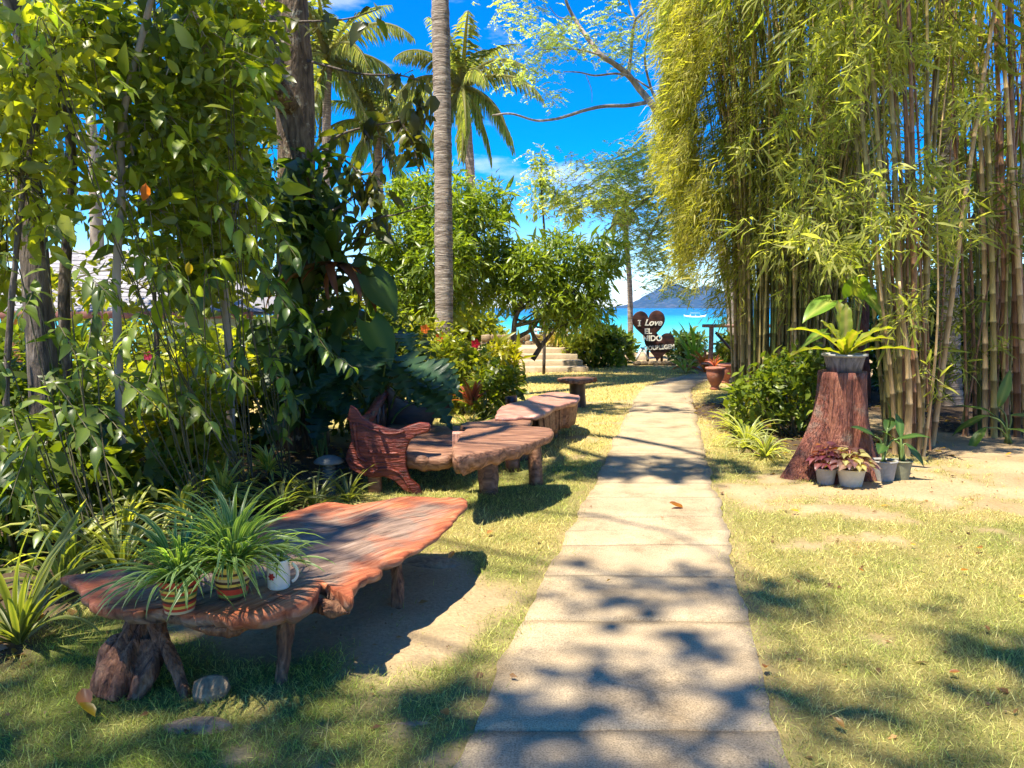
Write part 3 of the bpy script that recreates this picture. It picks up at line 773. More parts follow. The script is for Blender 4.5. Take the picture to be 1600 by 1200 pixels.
# --- heart sign
def text_mesh(body, size, shear=0.0, extrude=.01):
    cu = bpy.data.curves.new("lettering", 'FONT'); cu.body = body; cu.size = size; cu.extrude = extrude; cu.shear = shear; cu.align_x = 'CENTER'; cu.offset = .006
    ob = bpy.data.objects.new("lettering", cu); COL.objects.link(ob)
    me = bpy.data.meshes.new_from_object(ob.evaluated_get(bpy.context.evaluated_depsgraph_get()))
    bpy.data.objects.remove(ob); bpy.data.curves.remove(cu)
    me.materials.clear(); me.materials.append(M_LETTER)
    return me
M_LETTER = plain("sign_lettering", (.78, .72, .58), .6, .08, 10, .05)
M_HEART = woodmat("sign_board", [(.3, (.022, .009, .007)), (.55, (.06, .022, .014)), (.8, (.12, .042, .025))], (3, 3, 9), 6, .55, .4, .01)
YS = 21.6
def heart(cx, cz, w, h, tilt=0):
    tt = np.linspace(0, 2 * np.pi, 48, endpoint=False)
    x = 16 * np.sin(tt) ** 3; z = 13 * np.cos(tt) - 5 * np.cos(2 * tt) - 2 * np.cos(3 * tt) - np.cos(4 * tt)
    x = x / 32 * w; z = (z + 2.5) / 29 * h
    ca, sa = math.cos(tilt), math.sin(tilt)
    return [(cx + a * ca - b * sa, cz + a * sa + b * ca) for a, b in zip(x, z)][::-1]
t = thing("heart_sign", "dark double-heart sign with cream letters at the end of the lawn", "sign", (0, 0, 0))
c1 = P(1014, 511, YS); c2 = P(1030, 543, YS)
for c, w, h, tl, yo in ((c1, .92, .92, .05, 0), (c2, .86, .86, -.10, .055)):
    V, T = prism(heart(c[0], c[2], w, h, tl), .05, .012); MB().add(V + [0, YS + yo, 0], T).build("heart_board", M_HEART, t)
def letters(body, u, v, size, shear=0, y=YS - .012, rot=0, sx=1.0):
    p = P(u, v, YS); return link("lettering", text_mesh(body, size, shear), t, (p[0], y, p[2]), (math.pi / 2, -rot, 0), (sx, 1, 1))
letters("I", 999, 509.5, .24, 0, rot=.0)
for dv in (509.3, 501.0):
    p = P(999, dv, YS); V, T = box((p[0], YS - .012, p[2]), (.09, .02, .022), bev=.004); MB().add(V, T).build("letter_serif", M_LETTER, t)
letters("Love", 1020, 508.5, .25, .35)
letters("EL", 1012.5, 521.5, .21)
letters("NIDO", 1019, 532.5, .215)
letters("DOUBLEGEM", 1031, 546, .17, 0, YS + .043, .07, .86)
for u in (1014, 1036):
    p = P(u, 540, YS); V, T = box((p[0], YS + .16, .3), (.07, .07, 1.2 if u == 1014 else .8), bev=.01); MB().add(V, T).build("post", M_DARK, t)
for a, c in (((1003, 543), (994, 562)), ((1004, 543), (1013, 561))):
    V, T = tube(np.array([P(*a, YS + .2), P(*c, YS + .1)]), .035, 6); MB().add(V, T).build("brace", M_WHITE, t)
for k, u in enumerate((996, 1006, 1018, 1027, 1040, 1050)):
    g = P(u, 566, YS - .15)
    o = rock("", (g[0], YS - .15, .05), (.13, .1, .12), 60 + k, .7)
    tag(o, ["leftmost rounded stone at the foot of the heart sign", "second rounded stone from the left under the heart sign", "rounded stone under the left post of the heart sign", "rounded stone under the lower heart of the sign", "second rounded stone from the right at the heart sign", "rightmost rounded stone at the foot of the heart sign"][k], "stone", "stones at the foot of the sign")

# --- terracotta urns
def urn(label, g, s):
    t = thing("terracotta_urn", label, "urn", g)
    V, T = lathe([(.001, .02), (.085, 0), (.09, .03), (.07, .07), (.10, .12), (.15, .22), (.168, .32), (.165, .38)], 24); MB().add(V * s, T).build("body", M_TERRA, t)
    V, T = lathe([(.165, .378), (.188, .385), (.19, .42), (.165, .425), (.155, .36)], 24); MB().add(V * s, T).build("rim", M_TERRA, t)
    V, T = lathe([(.16, .39), (.001, .4)], 16); MB().add(V * s, T).build("soil", M_SOIL, t)
urn("red terracotta urn beside the bend of the path", G(1117, 609, 0), 1.05)
urn("second terracotta urn half hidden behind the first, by the bamboo", G(1142, 603, 0) + [.05, .6, 0], .95)

# --- bamboo railing towards the beach
M_RAIL = woodmat("railing_wood", [(.3, (.16, .08, .055)), (.7, (.36, .2, .15))], (14, 3, 14), 5, .7, .4, .01)
t = thing("beach_railing", "dark wooden railing with diagonal braces behind the bamboo", "railing")
YR = 17.2
for k in range(5):
    x = P(1112, 500, YR)[0] + k * 1.15
    V, T = box((x, YR, .55), (.09, .09, 1.25), bev=.012); MB().add(V, T).build("post", M_RAIL, t)
    if k < 4:
        V, T = tube(np.array([[x + .1, YR + .01, 1.05], [x + .75, YR + .01, .35]]), .03, 6); MB().add(V, T).build("brace", M_DARK, t)
for z, w in ((1.2, .12), (.35, .07)):
    V, T = box((P(1112, 500, YR)[0] + 2.3, YR - .0, z), (5.0, .13, w * .6), bev=.012); MB().add(V, T).build("rail", M_RAIL, t)

# --- planted stump on the right
g = G(1312, 742, 0)
M_STUMP = woodmat("stump_wood", [(.28, (.03, .011, .007)), (.48, (.17, .05, .028)), (.72, (.33, .13, .07))], (26, 26, 3.0), 9, .65, 1.0, .04, spots=((.2, .13, .09), 5, .55, .7))
t = thing("buttressed_stump", "tall reddish tree stump with spreading roots, holding a fern", "tree stump", g)
an = np.linspace(0, 2 * np.pi, 72, endpoint=False); zz = np.concatenate([np.linspace(-.05, .4, 12), np.linspace(.45, 1.0, 9)])
rows = []
for z in zz:
    f = max(0, 1 - z / .95)
    r = .215 + .03 * f
    bu = np.zeros_like(an)
    for a0, am, sh in ((3.45, .42, 5), (4.3, .16, 9), (5.2, .12, 9), (6.1, .16, 8), (1.2, .2, 7), (2.2, .2, 8)):
        bu += am * (f ** (1.7 if am > .4 else 2.4)) * np.exp(sh * 2.2 * (np.cos(an - a0) - 1))
    flute = 1 + .07 * np.sin(an * 6 + 1 + .4 * z) + .045 * np.sin(an * 11 + z * 1.3) + .03 * np.sin(an * 19)
    nz = 1 + .12 * (fbm(np.cos(an) * 2 + 20, np.sin(an) * 2 + z * 1.5 + 20, 5, 4) - .5)
    rr = (r * flute + bu) * nz
    rows.append(np.stack([rr * np.cos(an) - .02 * z, rr * np.sin(an), np.full_like(an, z)], 1))
V = np.vstack(rows + [np.array([[0, 0, 1.0]])]); n = len(an); T = []
j = np.arange(n); j2 = (j + 1) % n
for r in range(len(zz) - 1):
    T += [np.stack([r * n + j, r * n + j2, (r + 1) * n + j2], 1), np.stack([r * n + j, (r + 1) * n + j2, (r + 1) * n + j], 1)]
T.append(np.stack([np.full(n, len(V) - 1), (len(zz) - 1) * n + j, (len(zz) - 1) * n + j2], 1))
MB().add(V, np.concatenate(T)).build("trunk", M_STUMP, t)
pot = g + np.array([-.005, -.02, 1.0])
planter = thing("scalloped_planter", "dark scalloped planter on top of the stump, filled with a bird's nest fern", "planter", pot)
M_PLANT = woodmat("grey_ribbed_planter", [(.3, (.05, .045, .05)), (.7, (.2, .18, .18))], (22, 22, 2), 4, .6, .6, .02)
V, T = lathe([(.001, .005), (.15, 0), (.165, .07), (.185, .145)], 32, .03); MB().add(V, T).build("body", M_PLANT, planter)
V, T = lathe([(.183, .143), (.205, .15), (.207, .168), (.18, .168), (.17, .13)], 32, .03); MB().add(V, T).build("rim", M_GREYPOT, planter)
V, T = lathe([(.175, .15), (.001, .16)], 20); MB().add(V, T).build("soil", M_SOIL, planter)
def tub(label, g, r, h, mat):
    t = thing("plant_tub", label, "plant pot", g)
    V, T = lathe([(.001, .004), (r * .74, 0), (r * .76, .01), (r * .97, h * .93)], 24); MB().add(V, T).build("body", mat, t)
    V, T = lathe([(r * .97, h * .92), (r * 1.05, h * .93), (r * 1.05, h), (r * .94, h), (r * .92, h * .9)], 24); MB().add(V, T).build("rim", mat, t)
    V, T = lathe([(r * .93, h * .92), (.001, h * .95)], 16); MB().add(V, T).build("soil", M_SOIL, t)
    return t
tubA = tub("small grey pot of dark red leaves against the stump", G(1283, 752, 0) + [0, -.10, 0], .095, .15, M_GREYPOT)
tubB = tub("cream bowl-shaped pot of mauve leaves in front of the stump", G(1329, 759, 0), .125, .16, M_CREAM)
tubC = tub("pale grey tall pot right of the stump", G(1380, 752, 0), .115, .2, M_GREYPOT)
tubD = tub("olive pot nearest the bamboo culms", G(1411, 752, 0) + [0, .06, 0], .10, .19, M_OLIVE)

# --- pavilion behind the trees on the left
M_SHING = woodmat("grey_shingle", [(.3, (.17, .165, .17)), (.7, (.33, .31, .32))], (6, 6, 6), 6, .85, .5, .01)
M_EAVE = plain("eave_board", (.2, .08, .06), .6, .15, 8, .1)
M_ORANGE = woodmat("varnished_post", [(.3, (.42, .17, .04)), (.7, (.62, .3, .09))], (12, 12, 2), 5, .45, .3, .01)
M_CURT = plain("pale_blue_wall", (.42, .52, .56), .8, .1, 4, .1)
t = thing("garden_pavilion", "open-sided pavilion with grey shingled roof and orange posts behind the trees", "building")
YE, YT = 14.2, 17.6
xl, xr = P(-60, 487, YE)[0], P(392, 487, YE)[0]
ze, zr = P(200, 487, YE)[2], P(200, 392, YT)[2]
roof = thing("roof", "", "")
for k in ("label", "category"): del roof[k]
roof.parent = t
nr = 15; me_cache = {}
for r in range(nr):
    f0, f1 = r / nr, (r + 1.08) / nr
    y0, y1 = YE + (YT - YE) * f0, YE + (YT - YE) * f1
    z0, z1 = ze + (zr - ze) * f0 + .02, ze + (zr - ze) * f1 + .005
    inset = (YT - YE) * f0 * .85
    x = xl - .2 + rng.uniform(0, .3)
    while x < xr - inset:
        w = min(.62, xr - inset - x)
        if w < .12: break
        jz = rng.uniform(0, .008)
        V = np.array([[x + .008, y0, z0 + jz], [x + w - .008, y0, z0 + jz], [x + w - .008, y1, z1 + jz], [x + .008, y1, z1 + jz]])
        V = np.vstack([V, V - [0, 0, .018]])
        T = [[0, 1, 2], [0, 2, 3], [4, 5, 1], [4, 1, 0], [5, 6, 2], [5, 2, 1], [7, 4, 0], [7, 0, 3], [6, 7, 3], [6, 3, 2], [6, 5, 4], [7, 6, 4]]
        MB().add(V, T).build("shingle", M_SHING, roof, smooth=False)
        x += .62
V = np.array([[xl - .3, YE + .02, ze], [xr, YE + .02, ze], [xr - (YT - YE) * .85, YT, zr], [xl - .3, YT, zr], [xr, YT + 3.4, ze], [xl - .3, YT + 3.4, ze]])
MB().add(np.vstack([V, V - [0, 0, .06]]), [[0, 1, 2], [0, 2, 3], [1, 4, 2], [3, 2, 4], [3, 4, 5], [6, 8, 7], [6, 9, 8], [7, 8, 10], [9, 10, 8], [9, 11, 10]]).build("roof_deck", M_SHING, t, smooth=False)
V, T = box(((xl + xr) / 2, YE - .03, ze - .06), (xr - xl + .1, .05, .13), bev=.01); MB().add(V, T).build("eave_board", M_EAVE, t)
for u in (14, 330, 380):
    x = P(u, 500, YE + .3)[0]
    V, T = box((x, YE + .4, .45), (.34 if u == 14 else .16, .2, 2.15), bev=.02); MB().add(V, T).build("post", M_ORANGE if u == 14 else M_CURT, t)
V, T = box(((xl + xr) / 2 + 1.2, YE + 3.2, .4), (3.0, .1, 2.0), bev=.02); MB().add(V, T).build("back_wall", M_CURT, t)

# --- outrigger boat on the water
t = thing("outrigger_boat", "small white outrigger boat moored on the turquoise sea", "boat", (P(1086, 490, 250)[0], 250, -1.5))
t.scale = (.75, .75, .75)
V, T = tube(spath([(-5, 0, 1.2), (-3.6, 0, .35), (0, 0, .15), (3.6, 0, .35), (5, 0, 1.2)], 20), np.interp(np.linspace(0, 1, 20), [0, .2, .5, .8, 1], [.05, .45, .6, .45, .05]), 8); MB().add(V, T).build("hull", M_WHITE, t)
for sgn in (-1, 1):
    V, T = tube(spath([(-4.2, sgn * 2.6, .35), (0, sgn * 2.8, .12), (4.2, sgn * 2.6, .35)], 12), .1, 6); MB().add(V, T).build("float", M_WHITE, t)
for x in (-2.2, 0, 2.2):
    V, T = tube(spath([(x, -2.8, .15), (x, 0, 1.2), (x, 2.8, .15)], 12), .07, 6); MB().add(V, T).build("outrigger_arm", M_WHITE, t)
V, T = box((0, 0, 1.9), (4.2, 1.5, .12), bev=.03); MB().add(V, T).build("canopy", M_WHITE, t)
for x in (-1.9, 1.9):
    V, T = tube(np.array([(x, 0, .6), (x, 0, 1.85)]), .05, 6); MB().add(V, T).build("canopy_post", M_WHITE, t)
# ------------------------------------------------------------------ vegetation helpers
def leaf(w=.4, st=((0, 0), (.28, .9), (.65, .78), (1, 0)), fold=.12, droop=.18):
    """leaf of length 1 along +y; w = full width; centre line lower than the sides"""
    V = []; T = []; idx = []
    for s, f in st:
        z = -droop * s * s
        if f == 0: idx.append([len(V)]); V.append((0, s, z))
        else:
            h = w * .5 * f
            idx.append([len(V), len(V) + 1, len(V) + 2]); V += [(-h, s, z + fold * h), (0, s, z), (h, s, z + fold * h)]
    for a, b in zip(idx[:-1], idx[1:]):
        if len(a) == 1: T += [(a[0], b[1], b[0]), (a[0], b[2], b[1])]
        elif len(b) == 1: T += [(a[0], a[1], b[0]), (a[1], a[2], b[0])]
        else: T += [(a[0], a[1], b[1]), (a[0], b[1], b[0]), (a[1], a[2], b[2]), (a[1], b[2], b[1])]
    return np.array(V, float), np.array(T)
OVATE = leaf(.46, ((0, 0), (.06, .03), (.3, .95), (.62, .82), (1, 0)), .25, .25)
OVATE_S = leaf(.5, ((0, 0), (.4, 1.0), (1, 0)), .25, .2)
LANCE = leaf(.24, ((0, 0), (.35, 1), (.7, .7), (1, 0)), .3, .3)
BLADE = leaf(.10, ((0, 0), (.3, 1), (1, 0)), .3, .2)
BLADE_W = leaf(.13, ((0, 0), (.3, 1), (.7, .6), (1, 0)), .3, .3)
LEAFLET = leaf(.4, ((0, 0), (.45, 1), (1, 0)), .1, .1)

def pal(n, *cols, spread=.25):
    """n random mixes of the colours"""
    c = np.array(cols); w = rng.dirichlet(np.full(len(c), .7), n)
    return (w @ c) * np.exp(rng.normal(0, spread, (n, 1)))
def randdir(n):
    return unit(rng.normal(0, 1, (n, 3)))
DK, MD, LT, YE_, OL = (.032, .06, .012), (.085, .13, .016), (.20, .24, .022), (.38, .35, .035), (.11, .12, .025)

def tufts(mb, C, O, per, tpl, size, cols, spread=.7, droop=.35, jitter=.05, up=.6, flat=.5):
    """per leaves round each cluster centre C, pointing along O"""
    k = len(C); n = k * per
    c = np.repeat(C, per, 0) + rng.normal(0, jitter, (n, 3))
    D = np.repeat(unit(O), per, 0) * (1 - spread * .5) + randdir(n) * spread + np.array([0, 0, -droop])
    Nn = np.array([0, 0, up]) + randdir(n) * flat
    s = size * np.exp(rng.normal(0, .34, n))
    pc_ = np.repeat(pal(k, *cols, spread=.18), per, 0) * .6 + pal(n, *cols, spread=.22) * .4
    mb.inst(tpl, frames(D, Nn, s), c, pc_)
    return mb

def lobe_points(lobes, n, lo=.45):
    """points in the outer shell of ellipsoidal lobes (x, y, z, rx, ry, rz), and directions outwards"""
    lb = np.array(lobes, float); w = (lb[:, 3] * lb[:, 4] * lb[:, 5]) ** (2 / 3); i = rng.choice(len(lb), n, p=w / w.sum())
    d = randdir(n); r = rng.uniform(lo ** 3, 1, n) ** (1 / 3) * rng.uniform(.8, 1.12, n)
    p = lb[i, :3] + d * r[:, None] * lb[i, 3:]
    return p, d, i

def make_tree(name, label, cat, trunk, rad, lobes, ncl, per, tpl, size, cols, mat=LEAF, bark=BARK, lo=.45, spread=.7, droop=.35, jitter=.06, twigs=.25, limb_r=.35, group=None, rough=.25, k=12, flat=.5, holes=0, up=.6):
    tr = spath(trunk, 26)
    t = thing(name, label, cat, tr[0], group)
    base = tr[0]
    rr = np.interp(np.linspace(0, 1, 26), np.linspace(0, 1, len(rad)), rad)
    V, T = tube(tr, rr, k, rough, int(abs(base[0] * 37)) % 50); MB().add(V - base, T).build("trunk", bark, t)
    C, O, i = lobe_points(lobes, ncl, lo)
    if holes:
        keep = fbm(C[:, 0] * holes + 40, C[:, 2] * holes + C[:, 1] * holes * .7 + 40, 9, 2) > .38
        C, O, i = C[keep], O[keep], i[keep]
    mb = MB(); top = tr[-1]
    for q, l in enumerate(lobes):
        c = np.array(l[:3]); s = tr[min(25, 14 + rng.integers(0, 11))]
        mid = (s + c) / 2 + rng.normal(0, .12, 3) * np.linalg.norm(c - s)
        pa = spath([s, mid, c], 10); r0 = rr[-1] * (limb_r + .4)
        V, T = tube(pa, np.linspace(r0, r0 * .3, 10), 6); mb.add(V - base, T)
        sel = np.where(i == q)[0]; sel = sel[: max(1, int(len(sel) * twigs))]
        for a in sel:
            f = pa[rng.integers(5, 10)]
            m_ = (f + C[a]) / 2 + rng.normal(0, .06, 3) * np.linalg.norm(C[a] - f)
            V, T = tube(spath([f, m_, C[a]], 5), np.linspace(max(.006, r0 * .2), .003, 5), 3, cap=False); mb.add(V - base, T)
    if mb.n: mb.build("branches", bark if bark is not BARK else TWIG, t)
    mb = tufts(MB(), C - base, O, per, tpl, size, cols, spread, droop, jitter, up, flat)
    mb.build("crown", mat, t)
    return t

def shrub(name, label, cat, base, lobes, ncl, per, tpl, size, cols, mat=LEAF, stems=7, lo=.5, spread=.8, droop=.1, jitter=.04, group=None, flat=.5):
    base = np.asarray(base, float)
    t = thing(name, label, cat, base, group)
    lb = [(base[0] + l[0], base[1] + l[1], base[2] + l[2], *l[3:]) for l in lobes]
    C, O, i = lobe_points(lb, ncl, lo)
    ok = C[:, 2] > base[2] + .04; C, O = C[ok], O[ok]
    mb = MB()
    for s in range(stems):
        c = np.array(lb[s % len(lb)][:3]) + rng.normal(0, .3, 3) * np.array(lb[s % len(lb)][3:])
        V, T = tube(spath([base + rng.normal(0, .05, 3) * [1, 1, 0], (base + c) / 2 + rng.normal(0, .05, 3), c], 7), np.linspace(.018, .006, 7), 5); mb.add(V - base, T)
    mb.build("stems", TWIG, t)
    tufts(MB(), C - base, unit(O + [0, 0, .4]), per, tpl, size, cols, spread, droop, jitter, .6, flat).build("foliage", mat, t)
    return t

def strap_mesh(L, w, e0, bend, cc, ce, n=8, fold=.35, mat=LEAF, twist=0.0, name="leaf"):
    s = np.linspace(0, 1, n); ang = e0 - bend * s ** 1.3
    y = np.concatenate([[0], np.cumsum(np.cos(ang[:-1]))]) * L / (n - 1); z = np.concatenate([[0], np.cumsum(np.sin(ang[:-1]))]) * L / (n - 1)
    ww = w * .5 * np.interp(s, [0, .12, .5, .85, 1], [.5, .85, 1, .55, .04])
    V = []; C = []
    for k in range(n):
        up = np.array([0, -math.sin(ang[k]), math.cos(ang[k])]); sd = np.array([math.cos(twist * s[k]), 0, math.sin(twist * s[k])])
        p = np.array([0, y[k], z[k]])
        V += [p - sd * ww[k] + up * ww[k] * fold, p, p + sd * ww[k] + up * ww[k] * fold]; C += [ce, cc, ce]
    T = []
    for k in range(n - 1):
        a = k * 3; T += [(a, a + 1, a + 4), (a, a + 4, a + 3), (a + 1, a + 2, a + 5), (a + 1, a + 5, a + 4)]
    return MB().add(V, T, np.array(C)).mesh(name, mat)
def strap_plant(name, label, loc, n, L, w, cc, ce, e=(.5, 1.4), bend=(.8, 2.2), mat=LEAF, nm=6, group=None, cat="plant", off=.02, parent=None, az=None, zs=1.0):
    t = thing(name, label, cat, loc, group) if parent is None else parent
    ms = [strap_mesh(L * rng.uniform(.7, 1.1), w * rng.uniform(.8, 1.15), e[0] + (e[1] - e[0]) * k / (nm - 1), rng.uniform(*bend), cc, ce, mat=mat, twist=rng.normal(0, .5)) for k in range(nm)]
    for k in range(n):
        a = k * 2.39996 + rng.normal(0, .25) if az is None else rng.uniform(*az)
        o = link("leaf", ms[rng.integers(0, nm)], t, (-math.sin(a) * off * rng.uniform(.2, 1), math.cos(a) * off * rng.uniform(.2, 1), (loc[2] if parent is not None and False else 0) + zs * 0))
        o.rotation_euler = (rng.normal(0, .1), rng.normal(0, .1), a); q = rng.uniform(.75, 1.15); o.scale = (q, q, q)
    return t

def broad_mesh(L, w, cols, lobes=0, fold=.2, droop=.35, wavy=.06, n=12, mat=LEAF_GLOSSY, heart=.18, seed=0, name="leaf"):
    """one large leaf along +y with a pale midrib; lobes > 0 cuts it into fingers; heart = how far the basal lobes reach back"""
    s = np.linspace(0, 1, n); V = []; C = []; T = []
    cross = np.array([-1, -.5, 0, .5, 1])
    for k in range(n):
        f = math.sin(math.pi * min(1, s[k] * .86 + .14) ** .72) if heart else math.sin(math.pi * min(.999, s[k] * .9 + .08))
        f = max(f, .02)
        if lobes: f *= .35 + .65 * abs(math.sin(s[k] * math.pi * lobes)) if k not in (0, n - 1) else 1
        if k == n - 1: f = .02
        for c in cross:
            x = c * w * .5 * f
            back = heart * L * (abs(c) ** 1.5) * max(0, 1 - s[k] * 3)
            z = -droop * L * s[k] ** 2 + fold * abs(x) - .6 * fold * abs(x) ** 2 / w + wavy * L * .3 * math.sin(s[k] * 9 + seed) * abs(c)
            V.append((x, s[k] * L - back + (.10 * L * abs(c) if lobes else 0), z))
            C.append(cols[1] if c == 0 else cols[0])
    for k in range(n - 1):
        for j in range(4):
            a = k * 5 + j; T += [(a, a + 1, a + 6), (a, a + 6, a + 5)]
    return MB().add(V, T, np.array(C)).mesh(name, mat)

def frond_mesh(L, e0, bend, cols, n=16, nl=48, lf=.62, hang=.55, name="frond", wid=.035):
    s = np.linspace(0, 1, n); ang = e0 - bend * s ** 1.2
    y = np.concatenate([[0], np.cumsum(np.cos(ang[:-1]))]) * L / (n - 1); z = np.concatenate([[0], np.cumsum(np.sin(ang[:-1]))]) * L / (n - 1)
    pa = np.stack([0 * y, y, z], 1)
    mb = MB(); V, T = tube(pa, np.linspace(.035, .006, n), 5); mb.add(V, T, (.25, .24, .08))
    t = np.repeat(np.linspace(.14, .99, nl), 2); sg = np.tile([-1, 1], nl)
    p = np.stack([np.interp(t, s, pa[:, q]) for q in range(3)], 1)
    aa = np.interp(t, s, ang); fw = np.stack([0 * aa, np.cos(aa), np.sin(aa)], 1)
    D = sg[:, None] * np.array([1, 0, 0]) * .8 + fw * .55 + np.array([0, 0, -1]) * (hang + rng.uniform(-.15, .35, len(t)))[:, None] + rng.normal(0, .07, (len(t), 3))
    ln = lf * np.interp(t, [.1, .3, .7, 1], [.55, 1, .9, .35]) * rng.uniform(.85, 1.1, len(t))
    mb.inst(leaf(1.0, ((0, 0), (.3, 1), (.75, .7), (1, 0)), .2, .35), frames(D, None, np.stack([np.full(len(t), wid), ln, ln], 1)), p, pal(len(t), *cols, spread=.15))
    return mb.mesh(name, LEAF_THIN)

def palm(label, trunk, rad, L, nf, fronds, dead=4, group="coconut palms"):
    tr = spath(trunk, 200); t = thing("coconut_palm", label, "palm tree", tr[0], group); base = tr[0]
    s = np.concatenate([[0], np.cumsum(np.linalg.norm(np.diff(tr, axis=0), axis=1))])
    ph = (s / .11 + .4 * np.sin(s * 3)) % 1.0
    rr = np.interp(np.linspace(0, 1, 200), [0, .04, .12, 1], [rad[0] * 1.25, rad[0] * 1.1, rad[0], rad[1]]) * (1 + .09 * (1 - ph) ** 2)
    V, T = tube(tr, rr, 14, .06, 3); MB().add(V - base, T).build("trunk", M_PALM, t)
    top = tr[-1] - base
    for k in range(nf):
        a = k * 2.39996 + rng.normal(0, .15); f = k / nf
        o = link("frond", fronds[min(len(fronds) - 1, int(f * len(fronds)))], t, top + [0, 0, .1])
        o.rotation_euler = (rng.normal(0, .08), rng.normal(0, .1), a); q = L * rng.uniform(.85, 1.1); o.scale = (q, q, q)
    for k in range(7):
        V, T = lathe([(.001, -.13), (.075, -.1), (.1, 0), (.08, .09), (.001, .13)], 8); o = MB().add(V, T, (.16, .17, .03)).build("coconut", M_COL, t, loc=top + [.25 * math.cos(k * .9), .25 * math.sin(k * .9), -.25 - .05 * (k % 3)])
    return t
M_PALM = woodmat("palm_trunk", [(.28, (.085, .06, .04)), (.48, (.25, .19, .14)), (.68, (.42, .35, .27))], (3, 3, 26), 5, .85, .9, .03)
GFR = [frond_mesh(1.0, e, b, ((.09, .13, .035), (.18, .21, .07), (.32, .31, .13)), lf=.2, wid=.011, hang=h) for e, b, h in ((1.25, 1.3, .25), (.85, 1.7, .45), (.35, 1.6, .6), (-.2, 1.2, .7), (-.9, .55, .7))]

# ------------------------------------------------------------------ trees
# shade tree with the thick lichened trunk; its crown spreads above the picture
XT = P(468, 640, 8.8)[0]
def over(gx, gy, z, r, ry, rz):   # a lobe at height z whose shade falls on (gx, gy)
    return (gx - SHIFT[0] * z, gy - SHIFT[1] * z, z, r, ry, rz)
make_tree("shade_tree", "thick lichen-spotted tree trunk with ferns and climbers on the left", "tree",
          [(XT + .02, 8.8, -.1), (XT, 8.8, 1.5), (P(464, 250, 8.8)[0], 8.8, 3.3), (P(449, 0, 8.8)[0], 8.8, 5.1), (P(444, 0, 8.8)[0], 8.7, 7.6)], [.30, .23, .21, .22, .19],
          [over(.2, 7.5, 8.2, 1.0, .5, .3), over(1.4, 7.55, 8.4, .9, .45, .3), over(2.4, 7.5, 8.6, .7, .3, .25), over(-1.4, 7.4, 8.0, 1.0, .8, .4), over(-1.5, 4.2, 7.8, .8, .5, .35), over(-1.3, 3.7, 7.8, .4, .5, .35), over(.6, 11.9, 8.8, 1.0, .5, .3), over(1.9, 12.1, 9.0, 1.0, .5, .3)],
          190, 14, OVATE_S, .2, (DK, MD, LT), bark=BARK_MOSS, rough=.16, k=18, limb_r=.3, jitter=.13, twigs=.12)
# slim tree at the left edge whose crown hangs high over the path in front of the camera
make_tree("slim_shade_tree", "slim grey-brown trunk at the left edge, its crown overhead", "tree",
          [P(70, 640, 6.0) * [1, 1, 0], P(56, 420, 6.0), P(40, 250, 6.0), P(22, 0, 6.0), (-4.2, 4.6, 6.2), (-4.4, 3.4, 8.3)], [.12, .10, .09, .08, .07, .05],
          [over(-1.8, 2.9, 9.2, .8, .6, .3), over(-.5, 2.7, 9.6, .9, .5, .3), over(.7, 2.9, 9.6, .9, .6, .3), over(1.7, 2.7, 9.8, .8, .45, .3), over(1.0, 4.1, 9.8, .7, .35, .25), over(-1.0, 2.4, 9.4, .8, .4, .3), over(2.3, 3.5, 9.8, .3, .3, .2)],
          190, 10, OVATE_S, .165, (DK, MD, LT), bark=BARK, rough=.2, jitter=.13, twigs=.12)

# leafy understorey in the upper left
def lob(u, v, Y, r, ry=None, rz=None):
    p = P(u, v, Y); return (p[0], p[1], p[2], r, ry or r, rz or r)
UND = (DK, MD, LT, (.28, .32, .03))
make_tree("broadleaf_tree", "slender pale stem leaning through dense broad leaves at upper left", "tree",
          [P(186, 640, 5.8) * [1, 1, 0], P(182, 470, 5.8), P(190, 300, 5.8), P(192, 180, 5.8), P(238, -10, 5.8), P(250, -120, 5.8)], [.035, .03, .028, .026, .022, .02],
          [lob(140, 130, 6.1, .5), lob(265, 190, 6.1, .5), lob(220, 30, 6.2, .5), lob(330, 80, 6.4, .45), lob(235, 320, 6.0, .36), lob(130, 260, 6.1, .36)],
          380, 9, OVATE, .125, UND, bark=BARK_PALE, twigs=.35, jitter=.1, flat=1.0, droop=.25, spread=1.0, holes=1.5)
make_tree("broadleaf_tree", "broad-leaved sapling filling the far upper left corner", "tree",
          [P(108, 680, 6.6) * [1, 1, 0], P(100, 470, 6.6), P(112, 250, 6.6), P(90, 60, 6.6)], [.05, .045, .04, .03],
          [lob(60, 60, 6.8, .7), lob(30, 230, 6.6, .55), lob(110, 350, 6.7, .4), lob(-40, 330, 6.3, .6), lob(10, 390, 6.5, .4)],
          340, 9, OVATE, .12, (MD, LT, LT, YE_), bark=BARK, twigs=.35, jitter=.1, flat=1.0, droop=.25, spread=1.0, holes=1.5)
make_tree("broadleaf_tree", "bright drooping-leaved sapling just left of the thick trunk", "tree",
          [P(362, 700, 7.0) * [1, 1, 0], P(356, 520, 7.0), P(340, 330, 7.0), P(342, 130, 7.0)], [.04, .036, .03, .025],
          [lob(350, 130, 7.2, .42), lob(335, 240, 7.0, .42), lob(365, 340, 6.8, .4), lob(300, 390, 6.8, .4), lob(360, 30, 7.3, .4)],
          380, 8, OVATE, .13, (MD, LT, LT, (.32, .35, .03)), bark=BARK_PALE, twigs=.35, jitter=.1, flat=.8, droop=.4, spread=.9)
